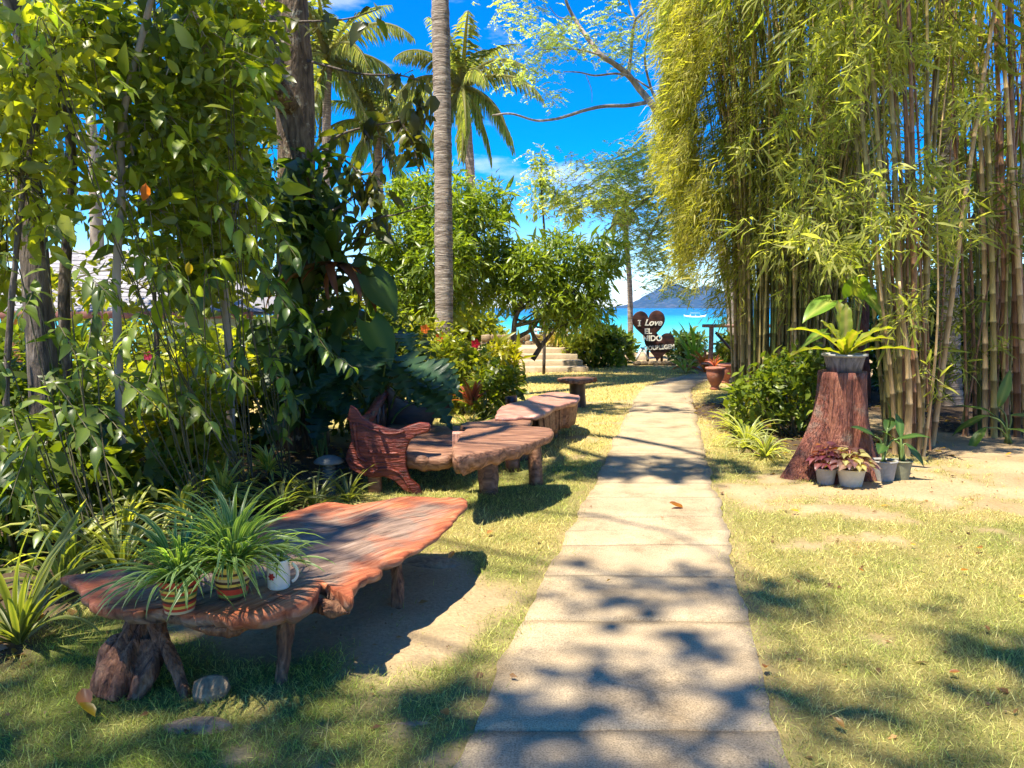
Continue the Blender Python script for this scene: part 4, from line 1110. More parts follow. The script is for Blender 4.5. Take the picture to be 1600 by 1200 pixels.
make_tree("broadleaf_tree", "dark leafy tree massed behind the saplings at upper left", "tree",
          [P(300, 620, 12.6) * [1, 1, 0], P(296, 430, 12.6), P(280, 250, 12.6), P(290, 80, 12.6)], [.12, .1, .09, .06],
          [lob(120, 90, 13, 1.0), lob(270, 110, 12.8, 1.2), lob(370, 30, 12.6, .9), lob(20, 200, 13, .9), lob(210, 280, 12.8, .7), lob(350, 230, 12.6, .65), lob(400, 150, 12.8, .6)],
          540, 9, OVATE_S, .17, (DK, MD, LT), bark=BARK, twigs=.25, jitter=.2, flat=1.0, droop=.3, spread=1.0, holes=1.0)
make_tree("broadleaf_tree", "nearest sapling, its bright leaves veiling the slim trunk at the left edge", "tree",
          [P(15, 900, 5.2) * [1, 1, 0], P(10, 600, 5.2), P(30, 350, 5.2), P(60, 150, 5.2)], [.025, .022, .018, .012],
          [lob(45, 110, 5.3, .42), lob(40, 290, 5.2, .36), lob(-30, 200, 5.2, .4), lob(130, 30, 5.6, .35)],
          210, 8, OVATE, .105, (MD, LT, LT, YE_), bark=BARK, twigs=.4, jitter=.09, flat=1.0, droop=.25, spread=1.0)
make_tree("broadleaf_tree", "thin leafy sapling in front of the pavilion roof", "tree",
          [P(250, 700, 7.8) * [1, 1, 0], P(246, 560, 7.8), P(240, 440, 7.8), P(236, 380, 7.8)], [.03, .026, .02, .014],
          [lob(110, 440, 7.6, .4, None, .3), lob(220, 450, 7.8, .42, None, .28), lob(330, 440, 7.6, .4, None, .3), lob(30, 470, 7.8, .35, None, .3), lob(300, 520, 7.6, .35, None, .25)],
          70, 8, OVATE, .12, (MD, LT, YE_), bark=BARK, twigs=.4, jitter=.1, flat=1.0, droop=.25, spread=1.0, lo=.2)
make_tree("background_tree", "tall light green tree beyond the pavilion roof", "tree",
          [P(150, 520, 21) * [1, 1, 0], P(150, 330, 21), P(140, 150, 21)], [.2, .16, .12],
          [lob(40, 230, 21, 1.9), lob(190, 160, 22, 2.2), lob(330, 260, 22, 1.7), lob(100, 60, 21, 2.0), lob(400, 130, 23, 1.8), lob(300, 40, 22, 2.)],
          560, 11, OVATE_S, .24, (MD, LT, YE_), bark=BARK_PALE, twigs=.1, jitter=.3, holes=.5)

# coconut palms
palm("tall ringed coconut trunk standing in front of the mango trees", [P(694, 600, 13) * [1, 1, 0], P(694, 480, 13), P(692, 240, 13), P(688, 0, 13), (P(684, 0, 13)[0], 13.1, 10.5), (P(672, 0, 13)[0], 13.2, 18.0)], (.148, .135), 4.2, 18, GFR)
palm("coconut palm whose full crown shows right of the ringed trunk", [P(738, 480, 33) * [1, 1, 0], P(737, 330, 33), P(730, 200, 33), P(722, 140, 33)], (.2, .17), 3.6, 26, GFR)
palm("lower coconut palm with drooping crown left of the ringed trunk", [P(596, 480, 36) * [1, 1, 0], P(594, 350, 36), P(590, 200, 36)], (.2, .17), 3.7, 22, GFR)
palm("coconut palm rising beside the thick lichened trunk", [P(508, 480, 34) * [1, 1, 0], P(509, 300, 34), P(512, 95, 34)], (.2, .17), 4.3, 24, GFR)
palm("coconut palm trunk standing among the bamboo on the right", [P(1484, 660, 12.6) * [1, 1, 0], P(1482, 450, 12.6), P(1480, 200, 12.6), (P(1478, 0, 12.6)[0], 12.8, 9)], (.16, .14), 4.0, 14, GFR)
palm("very thin pale palm trunk left of the heart sign", [P(986, 540, 24) * [1, 1, 0], P(984, 450, 24), P(979, 380, 24), P(976, 330, 24)], (.085, .07), 1.3, 10, GFR[:4])

# mango trees in the sun
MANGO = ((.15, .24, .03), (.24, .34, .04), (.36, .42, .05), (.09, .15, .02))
make_tree("mango_tree", "round bright green mango tree behind the ringed palm trunk", "tree",
          [P(668, 600, 16) * [1, 1, 0], P(672, 520, 16), P(690, 440, 16), P(700, 380, 16)], [.12, .1, .09, .06],
          [lob(690, 330, 16, .85), lob(630, 370, 15.7, .65), lob(745, 360, 16.2, .65), lob(640, 450, 15.6, .6), lob(735, 440, 16, .6), lob(690, 400, 15.2, .7), lob(770, 310, 16.6, .45), lob(640, 310, 16.2, .5), lob(610, 420, 15.8, .5), lob(780, 420, 16.3, .5), lob(690, 470, 15.4, .6), lob(610, 490, 15.2, .45)],
          1550, 12, LANCE, .15, MANGO, twigs=.25, jitter=.06, spread=.9, droop=.25, lo=.5)
make_tree("mango_tree", "smaller mango tree on dark crooked stems above the steps", "tree",
          [G(806, 602, 0), P(806, 560, 16.2), P(803, 520, 16.2), P(812, 480, 16.3), P(850, 430, 16.4)], [.08, .06, .06, .05, .04],
          [lob(880, 400, 16.6, .7, None, .55), lob(830, 420, 16.2, .6), lob(930, 420, 16.8, .55), lob(900, 460, 16.5, .62), lob(925, 480, 16.4, .45), lob(850, 470, 16.2, .5), lob(800, 400, 16.5, .45), lob(790, 460, 16.2, .4), lob(950, 390, 16.9, .4), lob(880, 500, 16.4, .3)],
          820, 12, LANCE, .15, MANGO[:3], twigs=.3, jitter=.06, spread=.9, droop=.25, lo=.45)
t = thing("crooked_sapling", "dark leaning sapling stems beside the steps under the mango", "tree", G(838, 590, 0) + [0, 1.0, 0])
b0 = np.array(t.location)
mb = MB()
for pts in ([(832, 562), (850, 535), (868, 510), (880, 470)], [(845, 545), (832, 520), (826, 500)], [(800, 545), (770, 535), (750, 545)], [(803, 530), (830, 515), (842, 500)]):
    V, T = tube(spath([P(u, v, 17.1) for u, v in pts], 10), np.linspace(.06, .025, 10), 7, .2); mb.add(V - b0, T)
mb.build("trunk", BARK, t)
tufts(MB(), np.array([P(880 + rng.normal(0, 14), 468 + rng.normal(0, 14), 17.1) for _ in range(40)]) - b0, randdir(40), 10, LANCE, .15, MANGO).build("crown", LEAF, t)

# feathery tree over the path, its bare pale limbs traced against the sky
t = thing("feathery_tree", "tall feathery tree with bare pale limbs against the blue sky", "tree", P(1150, 620, 19.5) * [1, 1, 0])
b0 = np.array(t.location); mb = MB()
YF = 18.6
limbs = [([(1150, 600), (1140, 450), (1110, 320), (1065, 225), (1024, 170)], .16, .10, 19.3), ([(1024, 170), (1000, 140), (982, 118), (960, 100), (938, 85), (915, 55), (898, 30), (884, 0), (878, -40)], .085, .03, 18.6),
         ([(1010, 160), (980, 165), (945, 166), (915, 172), (880, 183), (860, 187), (835, 188), (800, 178), (770, 180)], .05, .02, 18.2), ([(982, 118), (985, 90), (988, 60), (993, 32), (1010, 15), (1024, -10)], .05, .025, 18.9),
         ([(993, 32), (985, 10), (978, -15)], .03, .02, 18.9), ([(982, 118), (960, 115), (930, 118), (905, 113), (880, 112)], .032, .012, 18.3), ([(938, 85), (905, 78), (880, 76), (840, 78)], .025, .008, 18.1),
         ([(1030, 165), (1018, 140), (1008, 100), (1010, 70), (1015, 40)], .04, .015, 19.2), ([(1018, 140), (1000, 128), (985, 120)], .025, .02, 19.0), ([(916, 118), (924, 140), (925, 160)], .01, .005, 18.2),
         ([(895, 30), (872, 26), (858, 10)], .015, .008, 18.4), ([(1040, 200), (1010, 230), (960, 260), (910, 300)], .05, .012, 18.8), ([(1045, 280), (1000, 320), (960, 350), (930, 380)], .05, .012, 18.5), ([(1050, 300), (1020, 360), (1000, 400)], .04, .01, 18.3)]
for pts, r0, r1, Y in limbs:
    V, T = tube(spath([P(u, v, Y + .25 * math.sin(k * 1.3)) for k, (u, v) in enumerate(pts)], 6 * len(pts)), np.linspace(r0, r1, 6 * len(pts)), 8, .12, int(r0 * 999)); mb.add(V - b0, T)
mb.build("trunk", BARK_PALE, t)
cl = []
def cloud(u, v, su, sv, n, Y=18.6, sy=.7):
    for _ in range(n): cl.append(P(u + rng.normal(0, su), v + rng.normal(0, sv), Y + rng.normal(0, sy)))
for u, v, su, sv, n in ((810, 30, 18, 18, 20), (850, 60, 25, 14, 26), (830, 95, 22, 10, 22), (880, 30, 18, 14, 16), (905, 75, 22, 10, 18), (955, 15, 16, 12, 14), (945, 45, 16, 10, 12), (812, 125, 12, 12, 12), (862, 140, 6, 16, 9), (990, 90, 12, 22, 14), (1020, 60, 14, 30, 20), (975, 60, 12, 10, 10),
                         (800, 5, 20, 8, 14), (1015, 250, 30, 20, 60), (960, 270, 36, 18, 56), (1000, 310, 40, 22, 80), (920, 305, 26, 16, 36), (1040, 350, 25, 30, 70), (990, 370, 24, 22, 40), (1030, 410, 18, 20, 34), (885, 320, 14, 12, 12), (845, 270, 8, 18, 16), (1060, 440, 16, 16, 16)):
    cloud(u, v, su, sv, n // 2 + 1 if v < 160 else n)
cl = np.array(cl) - b0
FEA = ((.17, .22, .06), (.27, .32, .09), (.42, .44, .17))
mb, mbt = MB(), MB(); S = []; O_ = []; LN = []
for c in cl:
    for q in range(5):
        a = rng.uniform(0, 6.283); S.append(c + rng.normal(0, .12, 3)); O_.append((math.cos(a), math.sin(a), 0)); LN.append(rng.uniform(.18, .42))
C_ = []; D_ = []
for s_, o_, l_ in zip(S, O_, LN):
    q = np.arange(0, l_, .03); p = s_ + np.array(o_) * q[:, None] + np.array([0, 0, -.9]) * (q ** 1.6)[:, None]
    C_.append(np.repeat(p, 2, 0)); sd = np.array([-o_[1], o_[0], 0.]); D_.append(np.tile(np.array([sd, -sd]), (len(q), 1)) + np.array(o_) * .4)
    V, T = tube(np.array([s_, p[len(p) // 2], p[-1]]), [.005, .004, .002], 3, cap=False); mbt.add(V, T)
C_ = np.concatenate(C_); D_ = np.concatenate(D_) + rng.normal(0, .25, (len(C_), 3)) + [0, 0, -.2]
mb.inst(LEAFLET, frames(D_, np.array([[0, 0, 1.]]) + rng.normal(0, .4, (len(C_), 3)), .062 * np.exp(rng.normal(0, .25, len(C_)))), C_, pal(len(C_), *FEA))
mb.build("crown", LEAF_THIN, t); stuff(mbt.build("twigs", BARK_PALE, t))
make_tree("slim_bush_tree", "thin wispy sapling poking up between the mango and feathery trees", "tree",
          [P(850, 500, 18.5) * [1, 1, 0], P(852, 400, 18.5), P(846, 300, 18.5), P(845, 235, 18.5)], [.04, .03, .02, .01],
          [lob(845, 265, 18.5, .14, .14, .45), lob(865, 300, 18.5, .3), lob(835, 320, 18.5, .3), lob(890, 330, 18.6, .3)], 150, 9, LEAFLET, .1, FEA, jitter=.07)
# ------------------------------------------------------------------ bamboo
m, nt, N, L = newmat("bamboo_culm")
at = N("ShaderNodeAttribute"); at.attribute_name = "Col"; oi = N("ShaderNodeObjectInfo")
hs_ = N("ShaderNodeMapRange"); hs_.inputs[3].default_value = .65; hs_.inputs[4].default_value = 1.3; L(oi.outputs["Random"], hs_.inputs[0])
tc = N("ShaderNodeTexCoord"); mp = N("ShaderNodeMapping"); mp.inputs["Scale"].default_value = (25, 25, 2.5); L(tc.outputs["Object"], mp.inputs[0])
n1 = N("ShaderNodeTexNoise"); n1.inputs["Detail"].default_value = 5; L(mp.outputs[0], n1.inputs["Vector"])
mr = N("ShaderNodeMapRange"); mr.inputs[1].default_value = .3; mr.inputs[2].default_value = .7; mr.inputs[3].default_value = .65; mr.inputs[4].default_value = 1.25; L(n1.outputs[0], mr.inputs[0])
mm = N("ShaderNodeMath"); mm.operation = 'MULTIPLY'; L(mr.outputs[0], mm.inputs[0]); L(hs_.outputs[0], mm.inputs[1])
mu = N("ShaderNodeVectorMath"); mu.operation = 'SCALE'; L(at.outputs["Color"], mu.inputs[0]); L(mm.outputs[0], mu.inputs["Scale"])
b = N("ShaderNodeBsdfPrincipled"); b.inputs["Roughness"].default_value = .45; b.inputs["Specular IOR Level"].default_value = .35; L(mu.outputs[0], b.inputs["Base Color"])
o = N("ShaderNodeOutputMaterial"); L(b.outputs[0], o.inputs[0])
M_CULM = m
def culm_mesh(H, r0, inter, bend, col, k=7):
    zs = []; f = []; cs = []
    z = 0.0
    while z < H:
        for dz, q, c in ((0, 1.0, .55), (.012, 1.16, .45), (.03, 1.0, 1.25), (.09, .97, 1.05)):
            zs.append(z + dz); f.append(q); cs.append(c)
        z += inter * rng.uniform(.9, 1.15)
    zs = np.array(zs); f = np.array(f); s = zs / H
    path = np.stack([bend[0] * s ** 2.2 * H + .03 * np.sin(s * 5 + bend[0] * 40), bend[1] * s ** 2.2 * H, zs], 1)
    V, T = tube(path, r0 * f * (1 - .72 * s), k)
    C = np.repeat(np.array(cs), k)[:, None] * np.array(col); C = np.vstack([C, np.array(col), np.array(col)])
    return MB().add(V, T, C).mesh("culm", M_CULM)
B_GREEN, B_OLIVE, B_TAN, B_BROWN = (.17, .19, .035), (.32, .25, .085), (.50, .34, .16), (.28, .14, .07)

def strands(mb, S, out, ln, step, per, tpl, size, cols, droop=.7, drift=.45, twmb=None, spread=.75):
    """leafy twigs that hang from S"""
    C = []; O = []
    for s, o_, l in zip(S, out, ln):
        q = np.arange(0, l, step); a = rng.uniform(-.35, .35); ca, sa = math.cos(a), math.sin(a)
        d = np.array([o_[0] * ca - o_[1] * sa, o_[0] * sa + o_[1] * ca, 0])
        p = s + d * (drift * np.sqrt(q / max(l, .1)) * l)[:, None] + np.array([0, 0, -1]) * (q * .85)[:, None] + rng.normal(0, .035, (len(q), 3))
        C.append(p); O.append(np.tile(d, (len(q), 1)))
        if twmb is not None and len(p) > 2:
            V, T = tube(p, np.linspace(.006, .003, len(p)), 3, cap=False); twmb.add(V, T)
    C = np.concatenate(C); O = np.concatenate(O)
    return tufts(mb, C, O, per, tpl, size, cols, spread, droop, .05, .5, .6)

# clump by the path
CB = np.array([P(1238, 600, 12.6)[0], 12.6, 0.])
clump = thing("bamboo_clump", "dense feathery bamboo clump with foliage tinted yellow as if sunlit, cascading over the path side", "bamboo", CB)
cm = [culm_mesh(rng.uniform(8, 10), rng.uniform(.016, .028), rng.uniform(.3, .4), (rng.uniform(.05, .22), rng.normal(0, .03)), c) for c in (B_GREEN, B_OLIVE, B_OLIVE, B_OLIVE, B_TAN, B_OLIVE, B_GREEN)]
for k in range(230):
    a = rng.uniform(0, 6.283); r = 1.0 * math.sqrt(rng.uniform(0, 1))
    o = link("culm", cm[rng.integers(0, len(cm))], clump, (r * math.cos(a), r * math.sin(a) * .8, -.05), (rng.normal(0, .015), rng.normal(0, .015), a + rng.normal(0, .5)))
n = 1000
az = rng.uniform(0, 6.283, n)
z0 = 2.3 + 6.6 * rng.uniform(0, 1, n) ** .9
R0 = (.75 + .21 * (z0 - 2.0)) * np.sqrt(rng.uniform(.12, 1, n))
S = np.stack([R0 * np.cos(az), R0 * np.sin(az) * .9, z0], 1)
front = (np.sin(az) < -.1) & (np.cos(az) > -.35) & (z0 < 6.2)
keep = ~front | (rng.uniform(0, 1, n) < .36)
S = S[keep]; az = az[keep]
out = np.stack([np.cos(az), np.sin(az), 0 * az], 1)
BAM = ((.20, .25, .045), (.32, .35, .07), (.46, .44, .11), (.16, .20, .04))
mbl, mbt = MB(), MB()
strands(mbl, S, out, rng.uniform(.5, 1.5, len(S)), .11, 9, BLADE, .14, BAM, twmb=mbt)
# the cascade on the path side, its colour lightened and yellowed as if sunlit
n = 330
S = np.array([P(rng.uniform(1050, 1150), 0, 1) for _ in range(n)])
vv = rng.uniform(-60, 380, n); uu = 1052 + 60 * rng.uniform(0, 1, n) + np.clip(vv - 180, 0, 400) * .16 + 10 * np.sin(vv / 35)
S = np.array([P(u, v, 12.4 + rng.normal(0, .5)) for u, v in zip(uu, vv)]) - CB
strands(mbl, S, np.tile([[-1., -.2, 0]], (n, 1)), rng.uniform(.4, 1.1, n), .10, 9, BLADE, .135, ((.31, .33, .06), (.45, .43, .09), (.56, .50, .13)), drift=.35, twmb=mbt)
mbl.build("foliage", LEAF_THIN, clump); stuff(mbt.build("twigs", TWIG, clump))

# nearer clump of thick culms on the right
def culms_at(t, base, lst):
    for (u0, v0, Yb, u1, v1, r, col) in lst:
        b = P(u0, v0, Yb); b = np.array([b[0], Yb, 0]); tp = P(u1, v1, Yb * .97)
        H = max(2.2, tp[2] + .0); d = tp - b; L_ = np.linalg.norm(d) + 2.5 * (v1 <= 5)
        me = culm_mesh(L_, r, rng.uniform(.26, .36), (rng.normal(0, .012), rng.normal(0, .012)), col, 9)
        D = unit(d[None])[0]; M_ = frames(D[None], np.array([[0, -1., 0]]))[0]   # columns X, Y=D, Z
        M2 = np.stack([M_[:, 0], -M_[:, 2], M_[:, 1]], 1)
        o = link("culm", me, t); setmat(o, M2, b - base + [0, 0, -.04])
CB2 = np.array([P(1412, 712, 8.4)[0], 8.4, 0.])
clump2 = thing("bamboo_clump", "bamboo clump with thick tan culms standing right of the planted stump", "bamboo", CB2)
culms_at(clump2, CB2, [(1398, 712, 8.3, 1368, 330, .030, B_TAN), (1408, 712, 8.35, 1392, 0, .032, B_OLIVE), (1418, 714, 8.2, 1416, 432, .046, B_TAN), (1426, 712, 8.3, 1424, 0, .034, B_BROWN), (1434, 714, 8.25, 1432, 470, .03, B_TAN),
                       (1446, 716, 8.2, 1480, 300, .019, B_TAN), (1404, 705, 8.7, 1352, 0, .034, B_OLIVE), (1412, 704, 8.8, 1385, 0, .036, B_BROWN), (1440, 706, 8.6, 1450, 0, .03, B_OLIVE), (1392, 705, 8.6, 1330, 0, .03, B_OLIVE),
                       (1422, 702, 8.9, 1408, 0, .036, B_GREEN), (1430, 700, 9.0, 1470, 0, .032, B_OLIVE), (1452, 702, 8.8, 1545, 0, .034, B_TAN), (1400, 700, 9.0, 1362, 0, .034, B_TAN), (1416, 700, 9.1, 1400, 0, .03, B_OLIVE), (1385, 700, 8.9, 1310, 0, .026, B_OLIVE)])
for T_, B_, u0, u1, vb, Yb in ((clump2, CB2, 1380, 1460, 706, 8.8),):
    culms_at(T_, B_, [(rng.uniform(u0, u1), vb, Yb + rng.uniform(-.3, .7), rng.uniform(u0 - 70, u1 + 50), 0, rng.uniform(.012, .02), [B_OLIVE, B_BROWN, B_TAN][k % 3]) for k in range(26)])
def px_strands(lst, base, mb, mbt, per, tpl, size, cols, drift=.5, step=.13):
    S = []; O = []; ln = []
    for (u, v, Y, su, sv, n, l) in lst:
        for _ in range(n):
            S.append(P(u + rng.normal(0, su), v + rng.normal(0, sv), Y + rng.normal(0, .35)) - base); a = rng.uniform(0, 6.283); O.append((math.cos(a), math.sin(a), 0)); ln.append(l * rng.uniform(.5, 1.2))
    strands(mb, np.array(S), np.array(O), np.array(ln), step, per, tpl, size, cols, droop=.38, drift=drift * 1.3, twmb=mbt, spread=1.05)
BAM2 = ((.20, .24, .035), (.34, .35, .08), (.52, .50, .2), (.12, .17, .035))
mbl, mbt = MB(), MB()
px_strands([(1340, 30, 8.4, 35, 22, 14, .5), (1400, 60, 8.2, 35, 20, 12, .45), (1290, 60, 8.6, 30, 30, 7, .5), (1360, 150, 8.3, 20, 18, 5, .4), (1440, 270, 8.0, 25, 16, 9, .4), (1400, 330, 8.0, 30, 18, 8, .4), (1300, 310, 8.4, 35, 16, 8, .4), (1240, 340, 8.8, 25, 14, 6, .4),
            (1330, 370, 8.3, 30, 14, 10, .4), (1480, 340, 8.2, 20, 16, 8, .4), (1430, 150, 9.5, 30, 40, 9, .5), (1530, 150, 8.4, 20, 14, 5, .4), (1270, 180, 9.2, 30, 50, 8, .6), (1470, 40, 9, 40, 25, 18, .5), (1430, 470, 8.3, 20, 30, 6, .35), (1450, 560, 8.6, 14, 30, 5, .3), (1340, 250, 9, 40, 50, 7, .5)],
           CB2, mbl, mbt, 11, BLADE_W, .15, BAM2, step=.11)
n = 120; az = rng.uniform(0, 6.283, n); z0 = rng.uniform(5.0, 8.5, n); r = rng.uniform(.3, 1.7, n)
S = np.stack([r * np.cos(az), r * np.sin(az), z0], 1); strands(mbl, S, np.stack([np.cos(az), np.sin(az), 0 * az], 1), rng.uniform(.4, .9, n), .14, 7, BLADE_W, .2, BAM2, twmb=mbt)
mbl.build("foliage", LEAF_THIN, clump2); stuff(mbt.build("twigs", TWIG, clump2))

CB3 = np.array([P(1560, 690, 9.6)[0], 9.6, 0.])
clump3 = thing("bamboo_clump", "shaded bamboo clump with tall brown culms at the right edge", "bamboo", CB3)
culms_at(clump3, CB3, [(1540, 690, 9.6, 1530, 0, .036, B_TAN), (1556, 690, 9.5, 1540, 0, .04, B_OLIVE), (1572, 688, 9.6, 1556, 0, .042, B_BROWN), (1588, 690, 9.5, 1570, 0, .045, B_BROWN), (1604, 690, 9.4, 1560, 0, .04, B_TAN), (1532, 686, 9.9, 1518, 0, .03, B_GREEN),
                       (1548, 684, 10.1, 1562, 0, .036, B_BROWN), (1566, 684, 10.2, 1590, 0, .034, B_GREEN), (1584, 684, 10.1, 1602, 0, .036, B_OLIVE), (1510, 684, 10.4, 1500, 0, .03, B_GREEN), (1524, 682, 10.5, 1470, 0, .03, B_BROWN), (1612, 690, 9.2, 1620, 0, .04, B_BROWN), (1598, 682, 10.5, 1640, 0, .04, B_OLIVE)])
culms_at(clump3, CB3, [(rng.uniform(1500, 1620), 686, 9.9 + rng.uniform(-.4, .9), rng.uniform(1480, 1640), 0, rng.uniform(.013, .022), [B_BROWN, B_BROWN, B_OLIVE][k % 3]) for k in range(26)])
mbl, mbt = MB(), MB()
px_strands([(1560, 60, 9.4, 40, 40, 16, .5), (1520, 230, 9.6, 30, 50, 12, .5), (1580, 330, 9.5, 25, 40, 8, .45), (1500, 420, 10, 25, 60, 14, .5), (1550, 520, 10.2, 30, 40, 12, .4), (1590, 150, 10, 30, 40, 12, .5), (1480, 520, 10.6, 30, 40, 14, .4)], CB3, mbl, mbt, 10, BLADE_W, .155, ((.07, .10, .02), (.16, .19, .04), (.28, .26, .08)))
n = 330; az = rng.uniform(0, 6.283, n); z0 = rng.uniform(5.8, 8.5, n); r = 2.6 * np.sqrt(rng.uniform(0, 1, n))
S = np.stack([r * np.cos(az) - 1.6, r * np.sin(az) - .4, z0], 1); strands(mbl, S, np.stack([np.cos(az), np.sin(az), 0 * az], 1), rng.uniform(.4, .9, n), .14, 7, BLADE_W, .2, BAM2, twmb=mbt)  # sprays above the view, added to shade the passage below
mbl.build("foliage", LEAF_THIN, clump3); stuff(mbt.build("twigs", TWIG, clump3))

# dark thicket behind the right-hand bamboo
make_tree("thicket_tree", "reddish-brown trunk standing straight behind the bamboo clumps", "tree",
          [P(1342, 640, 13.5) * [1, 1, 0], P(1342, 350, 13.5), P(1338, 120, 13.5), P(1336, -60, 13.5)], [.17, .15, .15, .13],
          [(6.4, 13.6, 8.6, 1.6, 1.5, 1.0), (8.0, 13.2, 8.2, 1.4, 1.4, .9), (5.2, 14.2, 9.0, 1.2, 1.3, .8)], 320, 9, OVATE_S, .2, (DK, MD), bark=M_STUMP, jitter=.2)
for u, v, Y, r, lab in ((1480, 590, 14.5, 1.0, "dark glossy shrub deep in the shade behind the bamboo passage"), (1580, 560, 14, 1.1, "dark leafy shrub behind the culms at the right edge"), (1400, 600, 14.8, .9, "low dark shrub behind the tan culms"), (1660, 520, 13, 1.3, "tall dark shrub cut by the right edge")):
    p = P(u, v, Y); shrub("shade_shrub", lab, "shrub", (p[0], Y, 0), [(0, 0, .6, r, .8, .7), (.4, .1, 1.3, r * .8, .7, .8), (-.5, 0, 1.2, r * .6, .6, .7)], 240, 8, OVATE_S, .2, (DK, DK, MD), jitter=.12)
make_tree("thicket_tree", "leafy dark tree closing the view at the far right", "tree",
          [P(1560, 640, 16) * [1, 1, 0], P(1550, 400, 16), P(1545, 200, 16)], [.16, .14, .1],
          [lob(1500, 470, 16, 1.1), lob(1580, 380, 16, 1.1), lob(1600, 250, 16, 1.2), lob(1450, 400, 17, .9), lob(1400, 480, 17, .8), lob(1520, 250, 17, .9), lob(1640, 480, 15, 1.2)], 430, 9, OVATE_S, .2, (DK, MD, LT), jitter=.2, holes=.8)

# ------------------------------------------------------------------ right-hand plants
p = G(1215, 700, 0); p[1] += .6
shrub("leafy_shrub", "dark green leafy shrub at the foot of the bamboo, left of the stump", "shrub", (p[0] + .42, 9.5, 0), [(-.35, 0, .35, .45, .4, .35), (.3, .1, .5, .5, .4, .5), (.05, .1, .8, .45, .4, .3), (-.4, .2, .55, .3, .3, .3), (.45, 0, .85, .25, .25, .25)], 230, 8, OVATE, .105, (DK, MD, LT), LEAF_GLOSSY, 8)
shrub("leafy_shrub", "yellow-flecked shrub between the urns and the bamboo", "shrub", (P(1196, 600, 10.8)[0], 10.8, 0), [(0, 0, .35, .4, .4, .4), (.3, 0, .55, .35, .35, .35)], 150, 8, OVATE, .1, (MD, LT, YE_), LEAF, 6)
SPC, SPE = (.16, .22, .04), (.52, .52, .22)
for (u, v, s, lab) in ((1165, 700, 1.0, "pale striped spider plant clump at the path side below the bamboo"), (1195, 715, .9, "striped spider plant nearest the stump's spreading root"), (1148, 672, .9, "striped spider plant furthest up the path edge")):
    g = G(u, v, 0); strap_plant("spider_plant", lab, g, 60, .50 * s, .028, SPC, SPE, (.6, 1.45), (1.2, 2.4))
# bird's nest fern on the stump, each frond a part
fern = thing("birds_nest_fern", "bright bird's nest fern with broad wavy fronds on top of the stump", "fern", pot + [0, 0, .15])
FC = ((.20, .24, .02), (.30, .26, .06))
for k, (az_, el, L_, bend) in enumerate([(1.45, .85, .62, 1.15), (1.75, .35, .60, .95), (.10, 1.38, .56, .35), (-.25, 1.5, .5, .25), (-1.35, .8, .62, .95), (-1.2, .55, .48, .7), (-1.5, .25, .72, .5), (.95, 1.15, .36, .4), (3.0, .9, .5, 1.0), (2.5, .8, .45, 1.2), (-2.4, .8, .5, 1.2), (.5, 1.1, .45, .7)]):
    s = np.linspace(0, 1, 16); ang = el - bend * s ** 1.4
    y = np.concatenate([[0], np.cumsum(np.cos(ang[:-1]))]) * L_ / 15; z = np.concatenate([[0], np.cumsum(np.sin(ang[:-1]))]) * L_ / 15
    ww = .052 * np.interp(s, [0, .15, .55, .85, 1], [.35, .7, 1.1, .95, .1]); V = []; C = []; T = []
    for q in range(16):
        up = np.array([0, -math.sin(ang[q]), math.cos(ang[q])]); wv = .012 * math.sin(q * 1.9 + k)
        for cx in (-1, -.5, 0, .5, 1):
            V.append(np.array([cx * ww[q], y[q], z[q]]) + up * (abs(cx) * ww[q] * .35 + wv * abs(cx) * (1 if cx > 0 else -1))); C.append(FC[1] if cx == 0 else FC[0])
    for q in range(15):
        for j in range(4): a = q * 5 + j; T += [(a, a + 1, a + 6), (a, a + 6, a + 5)]
    MB().add(V, T, np.array(C)).build("frond", LEAF, fern).rotation_euler = (0, 0, az_)
# elephant-ear leaves behind the stump
def big_leaf_plant(name, label, cat, base, leaves, cols, w=.75, lobes=0, n=12, mat=LEAF_GLOSSY, heart=.2, droop=.3, group=None, stalk=(.12, .17, .04)):
    base = np.asarray(base, float); t = thing(name, label, cat, base, group)
    for k, (tip, d, L_) in enumerate(leaves):
        tip = np.asarray(tip, float) - base
        st = spath([rng.normal(0, .03, 3) * [1, 1, 0], tip * [.4, .4, .6] + [0, 0, .05], tip], 9)
        V, T = tube(st, np.linspace(.014, .007, 9), 6); ob = MB().add(V, T, stalk).build("stalk", M_CULM, t)
        me = broad_mesh(L_, L_ * w, cols, lobes, mat=mat, seed=k, n=n, heart=heart, droop=droop)
        lf = link("leaf", me, ob); setmat(lf, frames(np.asarray(d, float)[None], np.array([[0, -.35, 1.]]) + rng.normal(0, .12, (1, 3)))[0], tip)
    return t
b_ = (P(1330, 620, 8.6)[0], 8.6, 0)
big_leaf_plant("elephant_ear", "elephant-ear plant with large sunlit leaves behind the fern", "plant", b_,
               [(P(1300, 470, 8.5), (-1, -.35, -.35), .42), (P(1350, 455, 8.6), (.35, -.5, -.5), .42), (P(1335, 462, 8.3), (-.1, -.6, .75), .36), (P(1375, 480, 8.7), (.9, -.2, -.35), .3), (P(1290, 520, 8.8), (-.8, .2, -.3), .3)], ((.11, .20, .02), (.26, .3, .06)))
big_leaf_plant("canna_plant", "broad-leaved green plant growing at the foot of the right-hand culms", "plant", (P(1560, 700, 9.2)[0], 9.0, 0),
               [(P(1545, 650, 9.0), (-1, -.1, -.1), .45), (P(1560, 635, 9.0), (.15, -.3, 1), .42), (P(1580, 650, 9.0), (1, -.2, .25), .42), (P(1540, 668, 8.9), (-.8, -.4, -.5), .38), (P(1575, 670, 8.9), (.5, -.6, .1), .3), (P(1555, 650, 9.1), (-.6, .3, .5), .4)], ((.09, .16, .025), (.2, .26, .05)), w=.3, heart=0, droop=.45)
